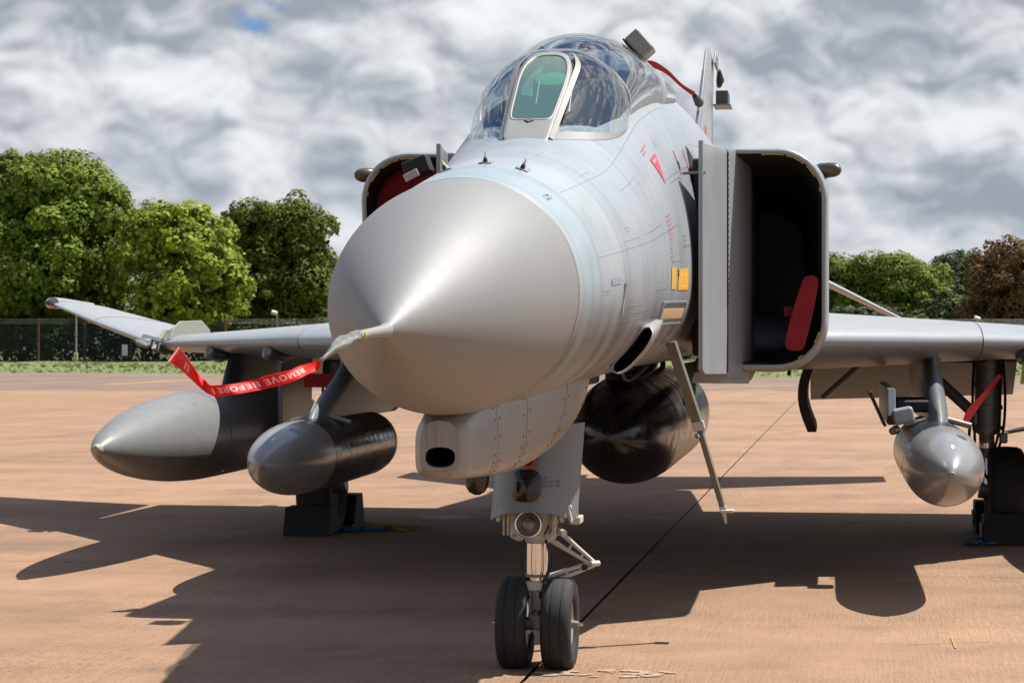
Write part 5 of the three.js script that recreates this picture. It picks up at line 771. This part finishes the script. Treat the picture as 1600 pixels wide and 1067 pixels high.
ribbon('fin_streamer', 'thin red ribbon blowing from the probe on the fin', [axes(0, 4.05, 12.1), axes(-0.12, 4.12, 11.9), axes(-0.26, 4.24, 11.7), axes(-0.40, 4.29, 11.5), axes(-0.52, 4.25, 11.4), axes(-0.56, 4.12, 11.35)], [V(0.3, 1, 0), V(0.4, 1, 0.2), V(0.2, 1, 0.4), V(-0.1, 1, 0.3), V(-0.6, 0.8, 0.2), V(-1, 0.4, 0)], [0.05, 0.035, 0.05, 0.075, 0.06, 0.03], M.red);
ribbon('pylon_streamer', 'dark red strap hanging by the right travel pod', [axes(2.26, 0.98, 4.6), axes(2.30, 1.05, 4.7), axes(2.42, 1.18, 4.9), axes(2.52, 1.30, 5.0)], [V(1, -0.5, 0), V(1, -0.6, 0), V(1, -0.7, 0), V(1, -0.7, 0)], [0.04, 0.055, 0.035, 0.025], pt(0.16, 0.003, 0.007, 0.9, { specularIntensity: 0.15 }));
ribbon('pylon_streamer', 'dark red band in the shade beside the left pylon', [axes(-2.75, 1.22, 6.6), axes(-2.5, 1.22, 6.55), axes(-2.3, 1.23, 6.5), axes(-2.16, 1.24, 6.5)], [V(0, 1, 0), V(0, 1, 0), V(0, 1, 0), V(0, 1, 0)], 0.11, pt(0.45, 0.008, 0.014, 0.7));
// -------------------------------- chocks and their ropes
const chockMat = pt(0.009, 0.009, 0.009, 0.75, { map: rep(grime, 2) });
for (const [s, l] of [[-1, 'black chock blocks around the left main wheel'], [1, 'black chock blocks around the right main wheel']]) {
  for (const [da, nm, w, h, lx] of [[-0.47, 'in front of', 0.35, 0.205, 0.19], [0.47, 'behind', 0.36, 0.24, 0.20]]) {
    const c = placeOnAxes(group('wheel_chock'), s * 2.70, 0, 7.1 + da); tag(c, `heavy black chock ${nm} the ${s < 0 ? 'left' : 'right'} main wheel`, 'chock');
    const tri = [[-lx, 0], [lx, 0], [0.11, h], [-0.11, h]]; add('block', new THREE.ExtrudeGeometry(new THREE.Shape(tri.map((p) => new THREE.Vector2(...p))), { depth: w, bevelEnabled: true, bevelSize: 0.008, bevelThickness: 0.008, bevelSegments: 2 }).rotateY(-Math.PI / 2).translate(w / 2, 0.01, 0), chockMat, c);
    add('end_plate', box(V(-w / 2 - 0.02, h * 0.5, 0), 0.012, h * 0.5, 0.14, 0.004), M.steel, c);
  }
}
{ const r = random(31); const rope = (name, label, mats, cx, ca, n, rad) => { const g = placeOnAxes(group(name), cx, 0, ca); tag(g, label, 'rope');
    for (let i = 0; i < n; i++) { const pts = []; let x = 0, z = 0; for (let k = 0; k < 7; k++) { pts.push(V(x, 0.014 + 0.03 * r() * (k % 2), z)); x += (r() - 0.25) * 0.22; z += (r() - 0.5) * 0.22; } add('strand', new THREE.TubeGeometry(new THREE.CatmullRomCurve3(pts), 40, rad, 6), mats[i % mats.length], g); } };
  rope('chock_rope', 'tangled yellow and white rope on the ground beside the left wheel', [pt(0.42, 0.36, 0.04, 0.8), pt(0.42, 0.36, 0.04, 0.8), pt(0.5, 0.5, 0.48, 0.7)], -2.45, 7.2, 9, 0.011);
  rope('chock_rope', 'short blue rope tied to the chock at left', [pt(0.02, 0.16, 0.42, 0.8)], -2.62, 6.85, 4, 0.011);
  rope('chock_rope', 'blue rope in a knot beside the chock at right', [pt(0.05, 0.12, 0.20, 0.8), pt(0.10, 0.16, 0.22, 0.8)], 2.42, 6.55, 6, 0.013); }

scene.traverse((o) => { if (o.isMesh) { o.castShadow = true; o.receiveShadow = true; } });
renderer.render(scene, camera);
